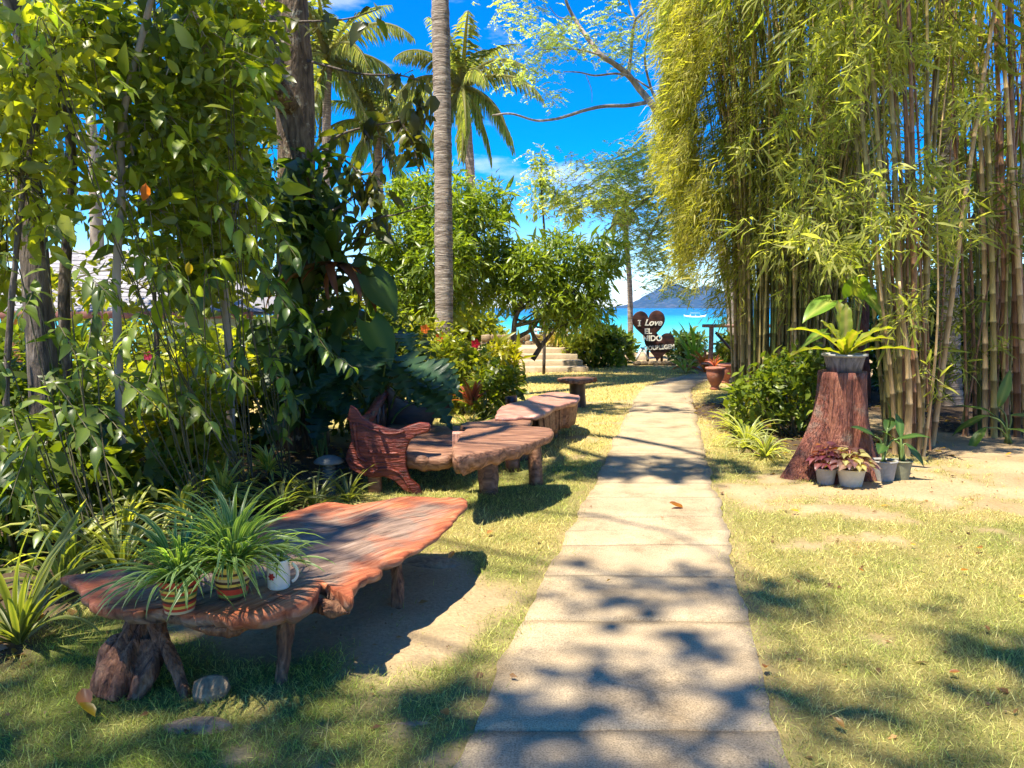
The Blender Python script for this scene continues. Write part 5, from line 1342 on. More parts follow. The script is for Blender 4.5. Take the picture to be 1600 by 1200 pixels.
def pot_leaves(parent_label, base, h, n, size, cols, name, cat="plant", spread=.16):
    t = thing(name, parent_label, cat, base)
    ms = [broad_mesh(size * rng.uniform(.8, 1.1), size * .8, (c, tuple(q * 1.5 for q in c)), 0, n=7, mat=LEAF, seed=k, droop=.5) for k, c in enumerate(cols)]
    for k in range(n):
        a = k * 2.4; r = spread * math.sqrt((k + .5) / n); el = 1 - r / spread
        o = link("leaf", ms[rng.integers(0, len(ms))], t); D = np.array([math.cos(a), math.sin(a), -.1 + .7 * el * rng.uniform(.3, 1)])
        setmat(o, frames(D[None], np.array([[0, 0, 1.]]) + rng.normal(0, .3, (1, 3)))[0], (r * math.cos(a) * .8, r * math.sin(a) * .8, h * (.35 + .65 * el) * rng.uniform(.7, 1.1)))
    V, T = tube(np.array([[0, 0, -.02], [0, 0, h * .8]]), [.012, .006], 6); MB().add(V, T, (.2, .08, .06)).build("stem", M_CULM, t)
PU = ((.14, .035, .05), (.09, .03, .04), (.20, .075, .08)); MV = ((.24, .15, .11), (.14, .07, .07), (.32, .29, .11), (.09, .04, .05))
pot_leaves("dark red ruffled foliage in the small grey pot by the stump", np.array(tubA.location) + [0, 0, .13], .26, 56, .085, PU, "red_leaf_plant", spread=.19)
pot_leaves("mauve and lime ruffled foliage in the cream pot", np.array(tubB.location) + [-.02, 0, .15], .22, 76, .085, MV, "mauve_leaf_plant", spread=.25)
pot_leaves("dark mottled foliage filling the gap behind the cream pot", G(1352, 745, 0) + [0, .15, 0], .42, 60, .10, ((.12, .05, .06), (.2, .16, .08), (.28, .2, .12)), "mottled_plant", spread=.2)
big_leaf_plant("potted_lily", "dark green broad-leaved plant in the pale grey pot", "plant", np.array(tubC.location) + [0, 0, .18],
               [(np.array(tubC.location) + q, d, .26) for q, d in (((-.1, 0, .42), (-.8, -.3, .6)), ((.02, 0, .5), (.1, -.3, 1)), ((.1, -.03, .4), (.9, -.3, .4)), ((-.06, -.08, .36), (-.4, -.8, .1)), ((.05, .08, .46), (.5, .6, .6)))], ((.035, .08, .018), (.07, .13, .03)), w=.42, heart=0)
big_leaf_plant("potted_lily", "glossy strap-leaved plant leaning from the olive pot", "plant", np.array(tubD.location) + [0, 0, .17],
               [(np.array(tubD.location) + q, d, .24) for q, d in (((-.06, 0, .36), (-.5, -.4, .6)), ((.04, 0, .34), (.5, -.5, -.5)), ((.0, .03, .4), (.1, .3, 1)))], ((.045, .10, .02), (.09, .16, .04)), w=.36, heart=0)

# ------------------------------------------------------------------ end of the lawn
def edge_shrub(u, Y, lobes, lab, cols, tpl=OVATE_S, size=.14, n=200, mat=LEAF_GLOSSY):
    shrub("hedge_shrub", lab, "shrub", (P(u, 560, Y)[0], Y, 0), lobes, n, 8, tpl, size, cols, mat, 6, jitter=.07)
edge_shrub(905, 20.6, [(0, 0, .45, .55, .5, .45), (.3, 0, .75, .4, .4, .35)], "rounded yellow-green shrub right of the stone steps", (MD, LT, YE_))
edge_shrub(945, 20.9, [(0, 0, .5, .6, .5, .5), (-.2, 0, .85, .45, .4, .3)], "dense green shrub in the middle of the sea hedge", (DK, MD, LT))
edge_shrub(966, 22.4, [(0, 0, .4, .45, .5, .4), (.1, .2, .6, .3, .4, .3)], "dark green shrub touching the left of the heart sign", (DK, MD, LT))
edge_shrub(1062, 22.2, [(0, 0, .4, .4, .5, .4), (.35, 0, .55, .4, .4, .35)], "grey-green shrub just right of the heart sign", (DK, MD, (.14, .2, .08)))
edge_shrub(1155, 19.2, [(0, 0, .5, .6, .5, .5)], "yellow-green shrub behind the terracotta urns", (LT, YE_, MD))
for u, v, Y, n_, L_, w_, cc, ce, lab, e_ in ((1083, 572, 20.0, 30, 1.15, .11, (.16, .26, .03), (.24, .32, .05), "tall fresh-green strap-leaved plant right of the heart sign", (.75, 1.5)), (1072, 580, 19.0, 22, .6, .07, (.28, .34, .06), (.5, .5, .2), "low pale striped plant at the lawn edge right of the sign", (.4, 1.3)),
                                          (1103, 575, 18.9, 34, .85, .075, (.45, .10, .035), (.55, .2, .06), "orange-red cordyline by the beach railing", (.6, 1.5)), (1117, 571, 15.4, 14, .3, .03, (.35, .07, .05), (.45, .14, .08), "small red plant sprouting from the front urn", (.8, 1.5)),
                                          (1128, 570, 17.4, 26, .6, .06, (.40, .40, .05), (.5, .5, .1), "yellow-green croton behind the urns", (.5, 1.5)), (962, 520, 21.8, 9, 1.0, .13, (.16, .26, .03), (.2, .3, .04), "upright banana-like leaves above the sea hedge", (1.1, 1.5))):
    p = P(u, v, Y); strap_plant("strap_leaf_plant", lab, (p[0], Y, .42 if n_ == 14 else 0.0), n_, L_, w_, cc, ce, e_, (.4, 1.5))
edge_shrub(870, 20.9, [(0, .2, .75, .25, .25, .4)], "small dry yellow shrub on the stone wall", (OL, YE_, (.3, .22, .08)), BLADE_W, .25, 60)

for u, Y, h, w, lab in ((420, 24, 2.3, 1.6, "tall light hedge shrub behind the thick trunk"), (500, 25, 2.0, 1.5, "hedge shrub below the leftmost palm trunk"), (560, 23.5, 2.2, 1.4, "light green hedge shrub left of the round mango"), (625, 24, 2.1, 1.4, "hedge shrub hidden low behind the round mango"), (690, 24.5, 1.8, 1.4, "hedge shrub right behind the ringed palm trunk"), (745, 25, 1.5, 1.1, "low hedge shrub at the left end of the stone wall"), (300, 23, 2.1, 1.8, "broad hedge shrub right of the pavilion"), (200, 23, 2.0, 1.8, "hedge shrub seen through the pavilion"), (80, 23, 2.0, 1.9, "hedge shrub behind the orange post")):
    x_ = P(u, 560, Y)[0]; shrub("beach_hedge_shrub", lab, "shrub", (x_, Y, height(x_, Y)), [(-w * .3, 0, h * .3, w * .6, .6, h * .32), (w * .3, 0, h * .35, w * .6, .6, h * .36), (0, 0, h * .72, w * .55, .6, h * .34)], 200, 9, OVATE_S, .2, (MD, LT, YE_), LEAF, 6, jitter=.12)
# ------------------------------------------------------------------ shrubs in the middle distance, left of the benches
shrub("variegated_shrub", "sunny yellow-green shrub with a red hibiscus behind the red slab table", "shrub", (P(715, 640, 11.6)[0], 11.6, 0), [(-.3, 0, .45, .5, .45, .45), (.2, 0, .55, .5, .45, .45), (-.1, .1, .85, .45, .4, .3), (-.55, .1, .7, .35, .35, .4)], 420, 8, OVATE, .085, (MD, LT, YE_, LT), LEAF, 8)
shrub("croton_shrub", "brilliant yellow croton bush beside the dark sapling stem", "shrub", (P(785, 620, 12.6)[0], 12.6, 0), [(0, 0, .75, .32, .3, .3), (-.15, 0, .5, .3, .3, .3)], 130, 9, LANCE, .15, ((.42, .40, .02), (.55, .48, .03), (.2, .26, .03)), LEAF, 5)
shrub("orange_flower_shrub", "loose shrub with orange blossoms in front of the palm trunk", "shrub", (P(665, 600, 12.2)[0], 12.2, 0), [(0, 0, 1.0, .5, .4, .4), (.3, 0, .8, .35, .35, .35)], 200, 8, OVATE, .1, (MD, LT, YE_), LEAF, 6)
shrub("leafy_shrub", "deep green shrub between the yellow croton and the red slab table", "shrub", (P(762, 650, 11.0)[0], 11.0, 0), [(0, 0, .35, .35, .35, .35), (.2, .2, .5, .3, .3, .3)], 130, 8, OVATE, .1, (DK, MD, LT), LEAF, 5)
def blossom(label, pos, r, col, petals=5, group=None):
    t = thing("hibiscus_flower", label, "flower", pos, group)
    me = broad_mesh(r, r * .9, (col, tuple(c * .6 for c in col)), 0, n=6, mat=FLOWER, heart=0, droop=.2, name="petal")
    for k in range(petals):
        a = k / petals * 6.283; o = link("petal", me, t); D = np.array([math.cos(a) * .9, -.35, math.sin(a) * .9]); setmat(o, frames(D[None], np.array([[0, -1., 0]]))[0], (0, 0, 0))
    V, T = tube(np.array([[0, 0, 0], [0, -r * .9, .2 * r]]), [.004, .003], 5); MB().add(V, T, (.6, .4, .05)).build("stamen", M_COL, t)
blossom("red hibiscus flower above the yellow-green shrub", P(743, 537, 11.2), .075, (.62, .02, .035))
blossom("orange blossom highest on the loose shrub", P(664, 514, 11.8), .08, (.65, .16, .02))
blossom("orange blossom nearest the palm trunk", P(688, 527, 11.8), .08, (.6, .12, .02))
blossom("pink-red blossom low in the left thicket", P(232, 556, 8.5), .06, (.55, .05, .12))
blossom("red blossom beside the pink one in the left thicket", P(248, 562, 8.5), .05, (.6, .08, .03))
g = P(737, 640, 10.6); strap_plant("strap_leaf_plant", "red and orange cordyline rosette in the middle shrubs", (g[0], 10.6, .25), 30, .42, .055, (.26, .05, .045), (.36, .13, .05), (.7, 1.5), (.3, 1.2))
g = P(790, 660, 10.6); strap_plant("spider_plant", "fine yellow-green spider plant behind the red slab table", (g[0], 10.6, 0), 60, .5, .024, SPC, SPE, (.6, 1.45), (1.0, 2.2))
g = P(735, 668, 9.4); strap_plant("spider_plant", "spider plant between the bench and the pale plank seat", (g[0], 9.4, 0), 40, .5, .026, SPC, SPE, (.6, 1.4), (1.0, 2.2))

# dark climbers and ferns on the thick trunk
t = thing("climbing_philodendron", "dark climbing plant wrapping the thick trunk above the carved bench", "plant", (XT, 8.6, 0))
b0 = np.array([XT, 8.6, 0.])
C = np.array([P(rng.normal(478, 34), rng.uniform(240, 640), 8.4 + rng.normal(0, .25)) for _ in range(230)]) - b0
tufts(MB(), C, np.tile([[.1, -1., .1]], (len(C), 1)) + randdir(len(C)) * .8, 5, OVATE, .2, (DK, DK, MD), .8, .5, .08).build("foliage", LEAF_GLOSSY, t)
for k in range(5):
    V, T = tube(spath([P(460 + 12 * k, 660, 8.5) * [1, 1, 0], P(455 + 14 * k, 500, 8.5), P(470 + 8 * k, 300, 8.55)], 14), .012, 5); MB().add(V - b0, T).build("stem", TWIG, t)
fb = P(525, 405, 8.2)
t = thing("hanging_nest_fern", "nest fern on the thick trunk with a skirt of dead brown fronds", "fern", fb)
dead = strap_mesh(.75, .10, -.2, 1.25, (.22, .09, .035), (.14, .055, .025), fold=.5, name="dead_frond", mat=LEAF)
live = [strap_mesh(.7, .11, e, b_2, (.05, .09, .018), (.06, .1, .02), fold=.3, name="frond", mat=LEAF_GLOSSY) for e, b_2 in ((1.1, .9), (.7, 1.0), (.4, .8))]
for k in range(22):
    o = link("dead_frond", dead, t, (rng.normal(0, .08), rng.normal(0, .05), -.05), (rng.normal(0, .12), rng.normal(0, .2), k * 2.4)); q = rng.uniform(.6, 1.15); o.scale = (q, q, q)
for k in range(16):
    o = link("frond", live[k % 3], t, (rng.normal(0, .05), rng.normal(0, .05), .0), (rng.normal(0, .12), rng.normal(0, .12), k * 2.4)); q = rng.uniform(.7, 1.2); o.scale = (q, q, q)
# big dark leaves and split leaves over the bench
big_leaf_plant("elephant_ear", "two dark elephant-ear leaves hanging over the carved bench", "plant", (P(560, 640, 8.3)[0], 8.3, 0),
               [(P(578, 432, 8.0), (.55, -.25, -.7), .52), (P(578, 505, 7.8), (.5, -.2, -.8), .5), (P(545, 480, 8.1), (-.3, -.4, -.7), .4), (P(560, 450, 8.4), (.2, .4, -.4), .4)], ((.04, .085, .012), (.08, .13, .02)), w=.8, droop=.15)
lv = []
for k in range(26):
    a = rng.uniform(-2.9, .4); u, v = 600 + 60 * math.cos(a) + rng.normal(0, 12), 595 + 45 * math.sin(a) + rng.normal(0, 12)
    lv.append((P(u, v, 7.9 + rng.normal(0, .25)), (math.cos(a) * .8 + rng.normal(0, .2), -.5 + rng.normal(0, .3), -.35 + rng.normal(0, .25)), rng.uniform(.32, .46)))
big_leaf_plant("split_leaf_philodendron", "split-leaf philodendron with dark bluish leaves behind the carved bench", "plant", (P(590, 660, 8.2)[0], 8.2, 0), lv, ((.03, .075, .03), (.06, .12, .05)), w=.85, lobes=6, n=37, heart=.1, droop=.4)
lv = [(P(u, v, 7.6), d, .38) for u, v, d in ((490, 610, (-.6, -.5, -.3)), (515, 600, (.2, -.6, -.2)), (480, 575, (-.4, -.4, .3)), (530, 625, (.6, -.5, -.3)), (505, 640, (.0, -.7, -.4)), (455, 650, (-.7, -.4, -.2)))]
big_leaf_plant("split_leaf_philodendron", "smaller split-leaf plant in deep shade left of the bench", "plant", (P(500, 690, 7.7)[0], 7.7, 0), lv, ((.02, .055, .02), (.04, .08, .03)), w=.8, lobes=6, n=37, heart=.1, droop=.4)
# leaves reaching out at mid height: a long trailing branch to the right
t = thing("trailing_vine", "brown-leaved vine branch reaching out from the thick trunk across the sky", "vine", P(480, 250, 8.4)); b0 = np.array(t.location)
mb = MB(); CC = []
for pts, n_ in (([(480, 250), (530, 212), (575, 198), (625, 188), (668, 165)], 26), ([(625, 188), (640, 215), (652, 250)], 12), ([(520, 330), (560, 300), (590, 260), (640, 180)], 10), ([(545, 390), (580, 345), (620, 335), (668, 320)], 8), ([(500, 230), (545, 255), (575, 290), (600, 300)], 14), ([(400, 35), (470, 34), (540, 30), (590, 15)], 7), ([(480, 95), (560, 115), (625, 118), (660, 128)], 8)):
    pa = spath([P(u, v, 8.3) for u, v in pts], 24); V, T = tube(pa - b0, np.linspace(.016, .006, 24), 5); mb.add(V, T)
    CC += [pa[q] for q in rng.integers(6, 24, n_)]
mb.build("stems", BARK, t); CC = np.array(CC) - b0
tufts(MB(), CC, randdir(len(CC)) + [0, -.3, -.5], 3, OVATE, .17, ((.10, .085, .02), (.06, .05, .02), (.05, .08, .02), (.25, .28, .03)), .7, .5, .05).build("leaves", LEAF, t)

# ------------------------------------------------------------------ left thicket near the camera
def spray_shrub(name, label, base, sprays, size, cols, per=13, nmesh=5, mat=LEAF):
    base = np.asarray(base, float); t = thing(name, label, "shrub", base)
    ms = []
    for k in range(nmesh):
        c = pal(1, *cols, spread=.15)[0]; V, T = leaf(.44, ((0, 0), (.05, .06), (.18, .7), (.38, 1.0), (.6, .85), (.82, .42), (1, 0)), .3, .3 + .1 * k)
        C = np.tile(c, (len(V), 1)); C[np.abs(V[:, 0]) < 1e-6] *= 1.35
        ms.append(MB().add(V, T, C).mesh("leaf", mat))
    mb = MB()
    for (a, b_, Ya, Yb, n_) in sprays:
        p0, p1 = P(*a, Ya), P(*b_, Yb); st = spath([base + rng.normal(0, .05, 3) * [1, 1, 0], (base * .35 + p0 * .65) * [1, 1, .8], p0, (p0 + p1) / 2 + [0, 0, .05], p1], 26)
        V, T = tube(st - base, np.linspace(.0055, .0022, 26), 5); mb.add(V, T)
        n_ = int(n_ * 1.7)
        for k in range(n_):
            f = .42 + .58 * (k + .5) / n_; i_ = min(25, int(f * 25)); q = st[i_]; tg = unit(st[min(25, i_ + 1)] - st[i_ - 1]); sd = unit(np.cross(tg, [0, 0, 1])) * (1 if k % 2 else -1)
            D = sd * .75 + tg * .55 + np.array([0, 0, -.2]) + rng.normal(0, .32, 3); s = size * rng.uniform(.55, 1.3) * (.75 if k > n_ - 3 else 1)
            o = link("leaf", ms[rng.integers(0, nmesh)], t); setmat(o, frames(D[None], np.array([[0, -.15, 1.]]) + rng.normal(0, .35, (1, 3)))[0] * s, q - base)
    mb.build("stems", TWIG, t)
    return t
OVC = ((.085, .13, .022), (.13, .18, .03), (.055, .09, .018), (.20, .24, .035))
spray_shrub("glossy_leaf_shrub", "shrub with drooping sprays of glossy oval leaves at far left", G(60, 960, 0) + [0, .7, 0],
            [((60, 470), (30, 500), 4.9, 4.6, 9), ((110, 430), (180, 470), 4.8, 4.5, 11), ((80, 600), (190, 760), 4.5, 4.2, 14), ((20, 640), (70, 850), 4.4, 4.0, 13), ((130, 570), (250, 640), 4.6, 4.3, 12), ((10, 560), (-30, 640), 4.5, 4.3, 9), ((60, 680), (10, 800), 4.3, 4.0, 12),
             ((100, 640), (130, 720), 4.7, 4.5, 10), ((30, 420), (-20, 400), 4.8, 4.7, 9), ((90, 520), (120, 560), 4.9, 4.6, 9), ((140, 640), (200, 690), 4.8, 4.5, 10), ((40, 740), (90, 800), 4.4, 4.2, 9), ((0, 700), (30, 760), 4.3, 4.2, 9), ((70, 380), (110, 350), 5, 5.1, 8), ((150, 500), (130, 590), 4.9, 4.7, 9)], .125, OVC)
spray_shrub("glossy_leaf_shrub", "taller shrub with hanging oval leaves beneath the pavilion roof line", G(230, 880, 0) + [0, .9, 0],
            [((210, 410), (270, 440), 5.4, 5.2, 10), ((260, 420), (300, 470), 5.4, 5.2, 9), ((180, 450), (140, 480), 5.3, 5.1, 9), ((230, 500), (180, 560), 5.3, 5.0, 11), ((290, 520), (340, 590), 5.5, 5.3, 11), ((250, 560), (220, 640), 5.3, 5.0, 11), ((320, 430), (370, 400), 5.6, 5.6, 9), ((200, 590), (280, 660), 5.2, 4.9, 11),
             ((330, 560), (390, 610), 5.6, 5.4, 9), ((280, 620), (340, 680), 5.4, 5.1, 10), ((160, 540), (110, 600), 5.2, 5.0, 9), ((240, 380), (190, 350), 5.5, 5.6, 9)], .13, OVC)
spray_shrub("glossy_leaf_shrub", "arching sprays of bright leaves in front of the thick trunk", G(400, 800, 0) + [0, .9, 0],
            [((400, 330), (475, 420), 6.4, 6.1, 12), ((380, 400), (455, 490), 6.3, 6.0, 13), ((420, 440), (520, 560), 6.4, 6.1, 15), ((440, 520), (560, 580), 6.5, 6.2, 13), ((360, 300), (420, 290), 6.4, 6.2, 9), ((350, 420), (300, 480), 6.2, 6.0, 9), ((420, 560), (470, 650), 6.3, 6.1, 11), ((380, 540), (350, 640), 6.2, 6.0, 10), ((450, 620), (440, 690), 6.3, 6.2, 8)], .14, ((.09, .15, .025), (.14, .20, .03), (.06, .11, .02)), mat=LEAF)
spray_shrub("backlit_tone_sprays", "sapling sprays with large leaves coloured lime as if backlit, across the upper left trees", G(330, 830, 0) + [0, .9, 0],
            [((350, 80), (405, 60), 6.2, 6.0, 6), ((360, 125), (415, 112), 6.2, 6.0, 6), ((365, 150), (420, 168), 6.2, 6.0, 6), ((300, 250), (370, 292), 6.0, 5.8, 7), ((340, 285), (430, 340), 6.1, 5.8, 9), ((330, 330), (420, 405), 6.0, 5.7, 9), ((250, 200), (305, 240), 5.8, 5.6, 6), ((80, 60), (30, 92), 5.0, 4.8, 6), ((60, 20), (105, 42), 5.0, 4.8, 6), ((150, 120), (215, 150), 5.4, 5.2, 6), ((200, 340), (150, 380), 5.4, 5.2, 6)],
            .165, ((.24, .30, .03), (.32, .36, .03), (.16, .24, .03), (.12, .19, .025)))  # leaf colours lightened to stand for sun shining through them
for u, v, Y, z_, L_, lab in ((300, 700, 6.6, .35, .46, "tall yellow-striped dracaena glowing in the middle of the left bed"), (262, 740, 6.0, .2, .42, "yellow-striped dracaena nearer the potted grasses"), (345, 730, 6.9, .3, .42, "yellow-striped dracaena toward the thick trunk"), (205, 700, 6.4, .45, .44, "pale-striped dracaena under the left saplings"), (420, 735, 7.0, .12, .4, "striped dracaena between the lamp and the thick trunk"), (60, 790, 5.2, .3, .44, "striped dracaena low behind the far-left sprays"), (112, 830, 4.45, .12, .42, "striped dracaena at the foot of the far-left sprays"), (196, 800, 4.9, .15, .42, "striped dracaena just behind the left pot's grass"), (285, 775, 5.4, .15, .42, "striped dracaena just behind the middle pot's grass"), (345, 765, 5.9, .12, .4, "striped dracaena at the foot of the arching sprays")):
    x_ = P(u, v, Y)[0]; t_ = strap_plant("striped_dracaena", lab, (x_, Y, 0), 44, L_, .034, (.22, .28, .05), (.58, .56, .18), (.2, 1.5), (.6, 1.8))
    for c_ in t_.children: c_.location.z += z_ * (.6 + .4 * random.random())
    V, T = tube(np.array([[0, 0, -.02], [.01, 0, z_ + .03]]), [.016, .012], 7); MB().add(V, T).build("stem", TWIG, t_)
# joined leaf masses low in the bed; yellower leaf colours stand for sunlight
for u, v, Y, lobes, n_, cols, lab in ((300, 700, 8.5, [(0, 0, .5, .55, .5, .5), (.3, 0, .9, .4, .4, .4)], 260, (LT, LT, YE_), "yellow-green shrub coloured as if sunlit, deep in the left bed"), (120, 700, 7.4, [(0, 0, .5, .7, .5, .5), (-.5, 0, .9, .6, .5, .5)], 300, (MD, MD, LT), "low green shrub behind the glossy sprays"),
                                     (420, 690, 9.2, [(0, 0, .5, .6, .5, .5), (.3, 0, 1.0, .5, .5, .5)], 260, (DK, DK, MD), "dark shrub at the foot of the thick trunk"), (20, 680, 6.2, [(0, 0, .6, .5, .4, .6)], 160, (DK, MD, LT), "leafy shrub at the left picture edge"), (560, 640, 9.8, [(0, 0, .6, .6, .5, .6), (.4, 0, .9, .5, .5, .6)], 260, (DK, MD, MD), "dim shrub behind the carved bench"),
                                     (330, 600, 10.5, [(0, 0, .8, .8, .6, .6), (-1, 0, .8, .8, .6, .6)], 300, (MD, LT, OL), "reddish-green hedge in front of the pavilion"), (150, 780, 5.5, [(0, 0, .3, .4, .3, .3), (-.3, .2, .6, .35, .3, .35)], 130, (DK, MD, LT), "low leafy shrub between the glossy sprays and the table"), (250, 760, 6.2, [(0, 0, .35, .4, .35, .35), (.2, .1, .7, .3, .3, .3)], 130, (MD, LT, YE_), "light green shrub coloured as if sunlit, behind the potted grasses"), (30, 760, 4.9, [(0, 0, .4, .35, .3, .4)], 100, (DK, MD, LT), "leafy shrub low at the left picture edge"), (210, 690, 9.4, [(0, 0, .4, .7, .5, .4)], 200, (LT, LT, YE_), "low shrub coloured bright as if sunlit, behind the left bed")):
    shrub("bed_shrub", lab, "shrub", (P(u, v, Y)[0], Y, 0), lobes, n_, 8, OVATE, .12, cols, LEAF, 7, jitter=.08)
# strap-leaved plants along the bed
DRC, DRE = (.085, .12, .025), (.26, .28, .08)
for u, v, n_, L_, w_, lab, up_ in ((30, 1005, 44, .62, .034, "big arching strap-leaved plant at the left edge beside the root table", (.5, 1.4)), (95, 930, 30, .55, .03, "strap-leaved plant tucked behind the table's left tip", (.5, 1.4)), (188, 905, 34, .50, .032, "olive strap-leaved rosette behind the left pot", (.6, 1.45)), (300, 850, 30, .42, .022, "low strap plant behind the table in the bed", (.5, 1.4)),
                             (440, 800, 46, .42, .022, "grassy strap plant left of the garden lamp", (.5, 1.4)), (490, 792, 40, .4, .02, "grassy strap plant touching the garden lamp", (.5, 1.4)), (545, 785, 36, .38, .02, "grassy strap plant between the lamp and the carved bench", (.5, 1.4)), (380, 800, 36, .4, .022, "grassy strap plant furthest left behind the table", (.5, 1.4)), (140, 860, 26, .5, .028, "dark strap plant under the glossy shrub", (.6, 1.4)),
                             (270, 800, 36, .55, .03, "pale yellow strap plant in the sunlit bed", (.6, 1.45)), (340, 760, 30, .5, .028, "pale strap plant near the thick trunk's foot", (.6, 1.45))):
    g = G(u, v, 0); yel = "pale" in lab
    strap_plant("strap_leaf_plant", lab, g, n_, L_, w_, (.20, .25, .04) if yel else DRC, (.5, .48, .14) if yel else DRE, up_, (.8, 2.0))
# plants in the pots on the table
GC, GE = (.06, .15, .03), (.32, .42, .17)
for p_, h_, n_, L_, lab in ((pA, .13, 210, .33, "long grassy spider plant spilling from the left striped pot"), (pB, .135, 280, .345, "bushy spider plant in the middle striped pot"), (pC, .115, 26, .2, "sparse spider plant in the white mug")):
    strap_plant("spider_plant", lab, np.array(p_) + [0, 0, h_], n_, L_, .0135, GC, GE, (.3, 1.5), (.8, 2.0), nm=8, off=.05)
# one dead leaf hanging in the thicket, yellowing leaves
def curled_leaf(label, pos, rot, s, col, name="dead_leaf", cat="leaf", group=None, curl=.9):
    V, T = leaf(.55, ((0, 0), (.08, .1), (.25, .8), (.5, 1), (.75, .7), (1, 0)), curl, -.35)
    o = MB().add(V * s, T, col).build(name, LEAF, None, loc=pos); o.rotation_euler = rot; tag(o, label, cat, group); return o
curled_leaf("dead orange leaf hanging in the left tree", P(228, 285, 5.4), (-1.5, .3, .2), .13, (.5, .14, .03))
curled_leaf("yellow dying leaf hanging below the roof line on the left", P(295, 408, 5.3), (-1.6, .2, .1), .10, (.55, .38, .02))
curled_leaf("curled brown leaf lying in the middle of the path", G(1068, 798, 0) + [0, 0, .027], (.04, .03, 1.9), .13, (.30, .12, .06), "fallen_leaf")
curled_leaf("large curled brown leaf on the grass at bottom left", G(137, 1122, 0) + [0, 0, .03], (.1, -.1, .6), .11, (.42, .17, .07), "fallen_leaf")
curled_leaf("yellow leaf tucked under the large curled brown one", G(150, 1128, 0) + [0, 0, .02], (.1, .1, 1.2), .09, (.5, .34, .03), "fallen_leaf")
SCAT = ["orange dry leaf on the lawn near the right edge", "dry leaf on pale turf right of centre, upper of the right-hand ones", "dry leaf at the edge of the sand right of the path", "dark dry leaf on the turf below the right sand", "dark dry leaf lying on the right-hand sand", "dry leaf on the turf just below the cream pot", "dry leaf on the sand beside the root table tip", "dry leaf by the right kerb of the path, low in the picture", "dry leaf nearest the bottom edge right of the path", "dry leaf on the turf between table and path", "dry leaf in the dappled shade of the right lawn", "dry leaf cut close to the right picture edge", "dry leaf low on the turf left of the path", "dry leaf on sunny turf in the middle of the right lawn", "orange dry leaf in the shaded passage by the bamboo"]
for k, (u, v) in enumerate([(1545, 995), (1500, 898), (1430, 858), (1525, 862), (1515, 785), (1250, 805), (700, 880), (1200, 1050), (1320, 1150), (760, 840), (1480, 1060), (1590, 940), (690, 1120), (1350, 900), (1570, 715)]):
    curled_leaf(SCAT[k], G(u, v, 0) + [0, 0, .03], (rng.normal(0, .2), rng.normal(0, .2), rng.uniform(0, 6.28)), rng.uniform(.035, .07), [(.40, .2, .08), (.28, .12, .06), (.5, .28, .08)][k % 3], "fallen_leaf", "leaf", "dry leaves scattered on the ground")

# ------------------------------------------------------------------ leaf litter in the beds
mb = MB(); n = 9000
x = rng.uniform(-6, 6.5, n); y = rng.uniform(3.0, 13, n); ok = (rng.uniform(0, 1, n) < bed(x, y)) & (np.abs(x) < y * .72 + .3); x, y = x[ok], y[ok]; k = len(x)
mb.inst(OVATE_S, frames(np.c_[rng.normal(0, 1, (k, 2)), rng.normal(0, .12, k)], np.array([[0, 0, 1.]]) + rng.normal(0, .3, (k, 3)), rng.uniform(.05, .13, k)), np.stack([x, y, height(x, y) + .012], 1), pal(k, (.16, .085, .04), (.28, .17, .08), (.10, .055, .03), (.30, .24, .07)))
n = 1500; x = rng.uniform(-2.5, 6, n); y = rng.uniform(2.3, 9, n); ok = (np.abs(x) < y * .7 + .2) & ((np.abs(x - pc(y)) > pw(y)) | (rng.uniform(0, 1, n) < .06)); x, y = x[ok], y[ok]; k = len(x)
mb.inst(OVATE_S, frames(np.c_[rng.normal(0, 1, (k, 2)), rng.normal(0, .15, k)], np.array([[0, 0, 1.]]) + rng.normal(0, .35, (k, 3)), np.exp(rng.normal(-3.9, .5, k))), np.stack([x, y, height(x, y) + np.where(np.abs(x - pc(y)) > pw(y), .012, .036)], 1), pal(k, (.2, .1, .05), (.34, .2, .09), (.12, .07, .04)))
stuff(mb.build("leaf_litter", LEAF))

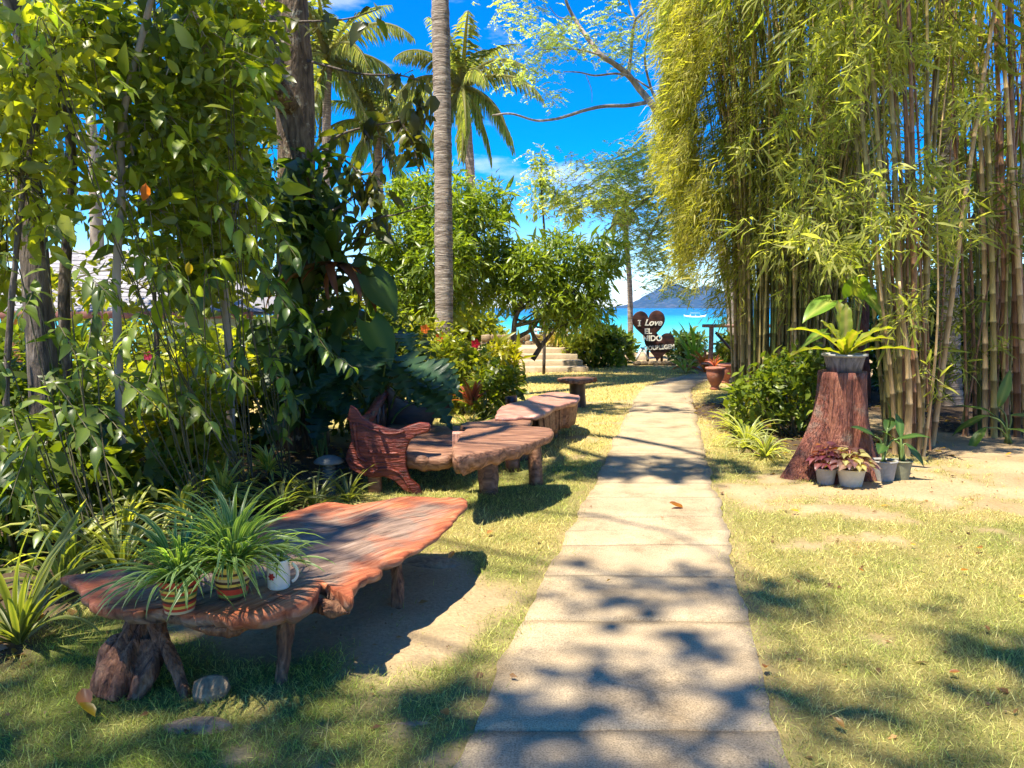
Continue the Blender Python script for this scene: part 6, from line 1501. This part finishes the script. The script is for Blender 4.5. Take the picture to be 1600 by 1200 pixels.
# ------------------------------------------------------------------ lawn grass
def blades(n, x0, x1, y0, y1, ln, wd, dens=1.0):
    x = rng.uniform(x0, x1, n); y = rng.uniform(y0, y1, n)
    # inside the view only, a little beyond its edges
    ok = np.abs(x) < y * .70 + .35
    ok &= (np.abs(x - pc(y)) > pw(y) + (fbm(x * 6, y * 6, 70, 2) - .66) * .32)
    ok &= rng.uniform(0, 1, n) > np.clip(sandy(x, y) * 1.15, 0, .985)
    ok &= rng.uniform(0, 1, n) > bed(x, y) * .97
    ok &= rng.uniform(0, 1, n) < .35 + .9 * fbm(x * 2.3, y * 2.3, 81, 3)
    return x[ok], y[ok]
mb = MB()
BL = (np.array([(-.5, 0, 0), (.5, 0, 0), (.3, .55, .06), (-.3, .55, .06), (0, 1, -.08)]), np.array([(0, 1, 2), (0, 2, 3), (3, 2, 4)]))
def add_blades(n, x0, x1, y0, y1, ln, wd):
    x, y = blades(n, x0, x1, y0, y1, ln, wd); k = len(x); d = dryness(x, y)
    tall = .7 + .8 * fbm(x * 1.9 + 5, y * 1.9, 91, 3)
    D = np.stack([rng.normal(0, .8, k), rng.normal(0, .8, k), rng.uniform(.3, 1.3, k)], 1); s = ln * np.exp(rng.normal(0, .4, k)) * tall
    dd = np.clip(d + rng.normal(0, .22, k), 0, 1)[:, None]
    c = (np.array([.25, .31, .05]) * (1 - dd) + np.array([.58, .48, .19]) * dd) * np.exp(rng.normal(0, .34, (k, 1)))
    mb.inst(BL, frames(D, np.array([[0, 0, 1.]]) + rng.normal(0, .5, (k, 3)), np.stack([np.full(k, wd) * rng.uniform(.7, 1.3, k), s, s], 1)), np.stack([x, y, height(x, y) - .004], 1), c)
add_blades(190000, -2.6, 3.4, 2.1, 4.2, .028, .0028)
add_blades(3000, -2.6, 3.4, 2.1, 5.0, .055, .0030)
add_blades(160000, -2.6, 4.8, 4.2, 7.2, .029, .0040)
add_blades(55000, -1.6, 5.5, 7.2, 11.5, .038, .0070)
add_blades(26000, -1.5, 5.0, 11.5, 21, .04, .013)
stuff(mb.build("lawn_grass", GRASS))
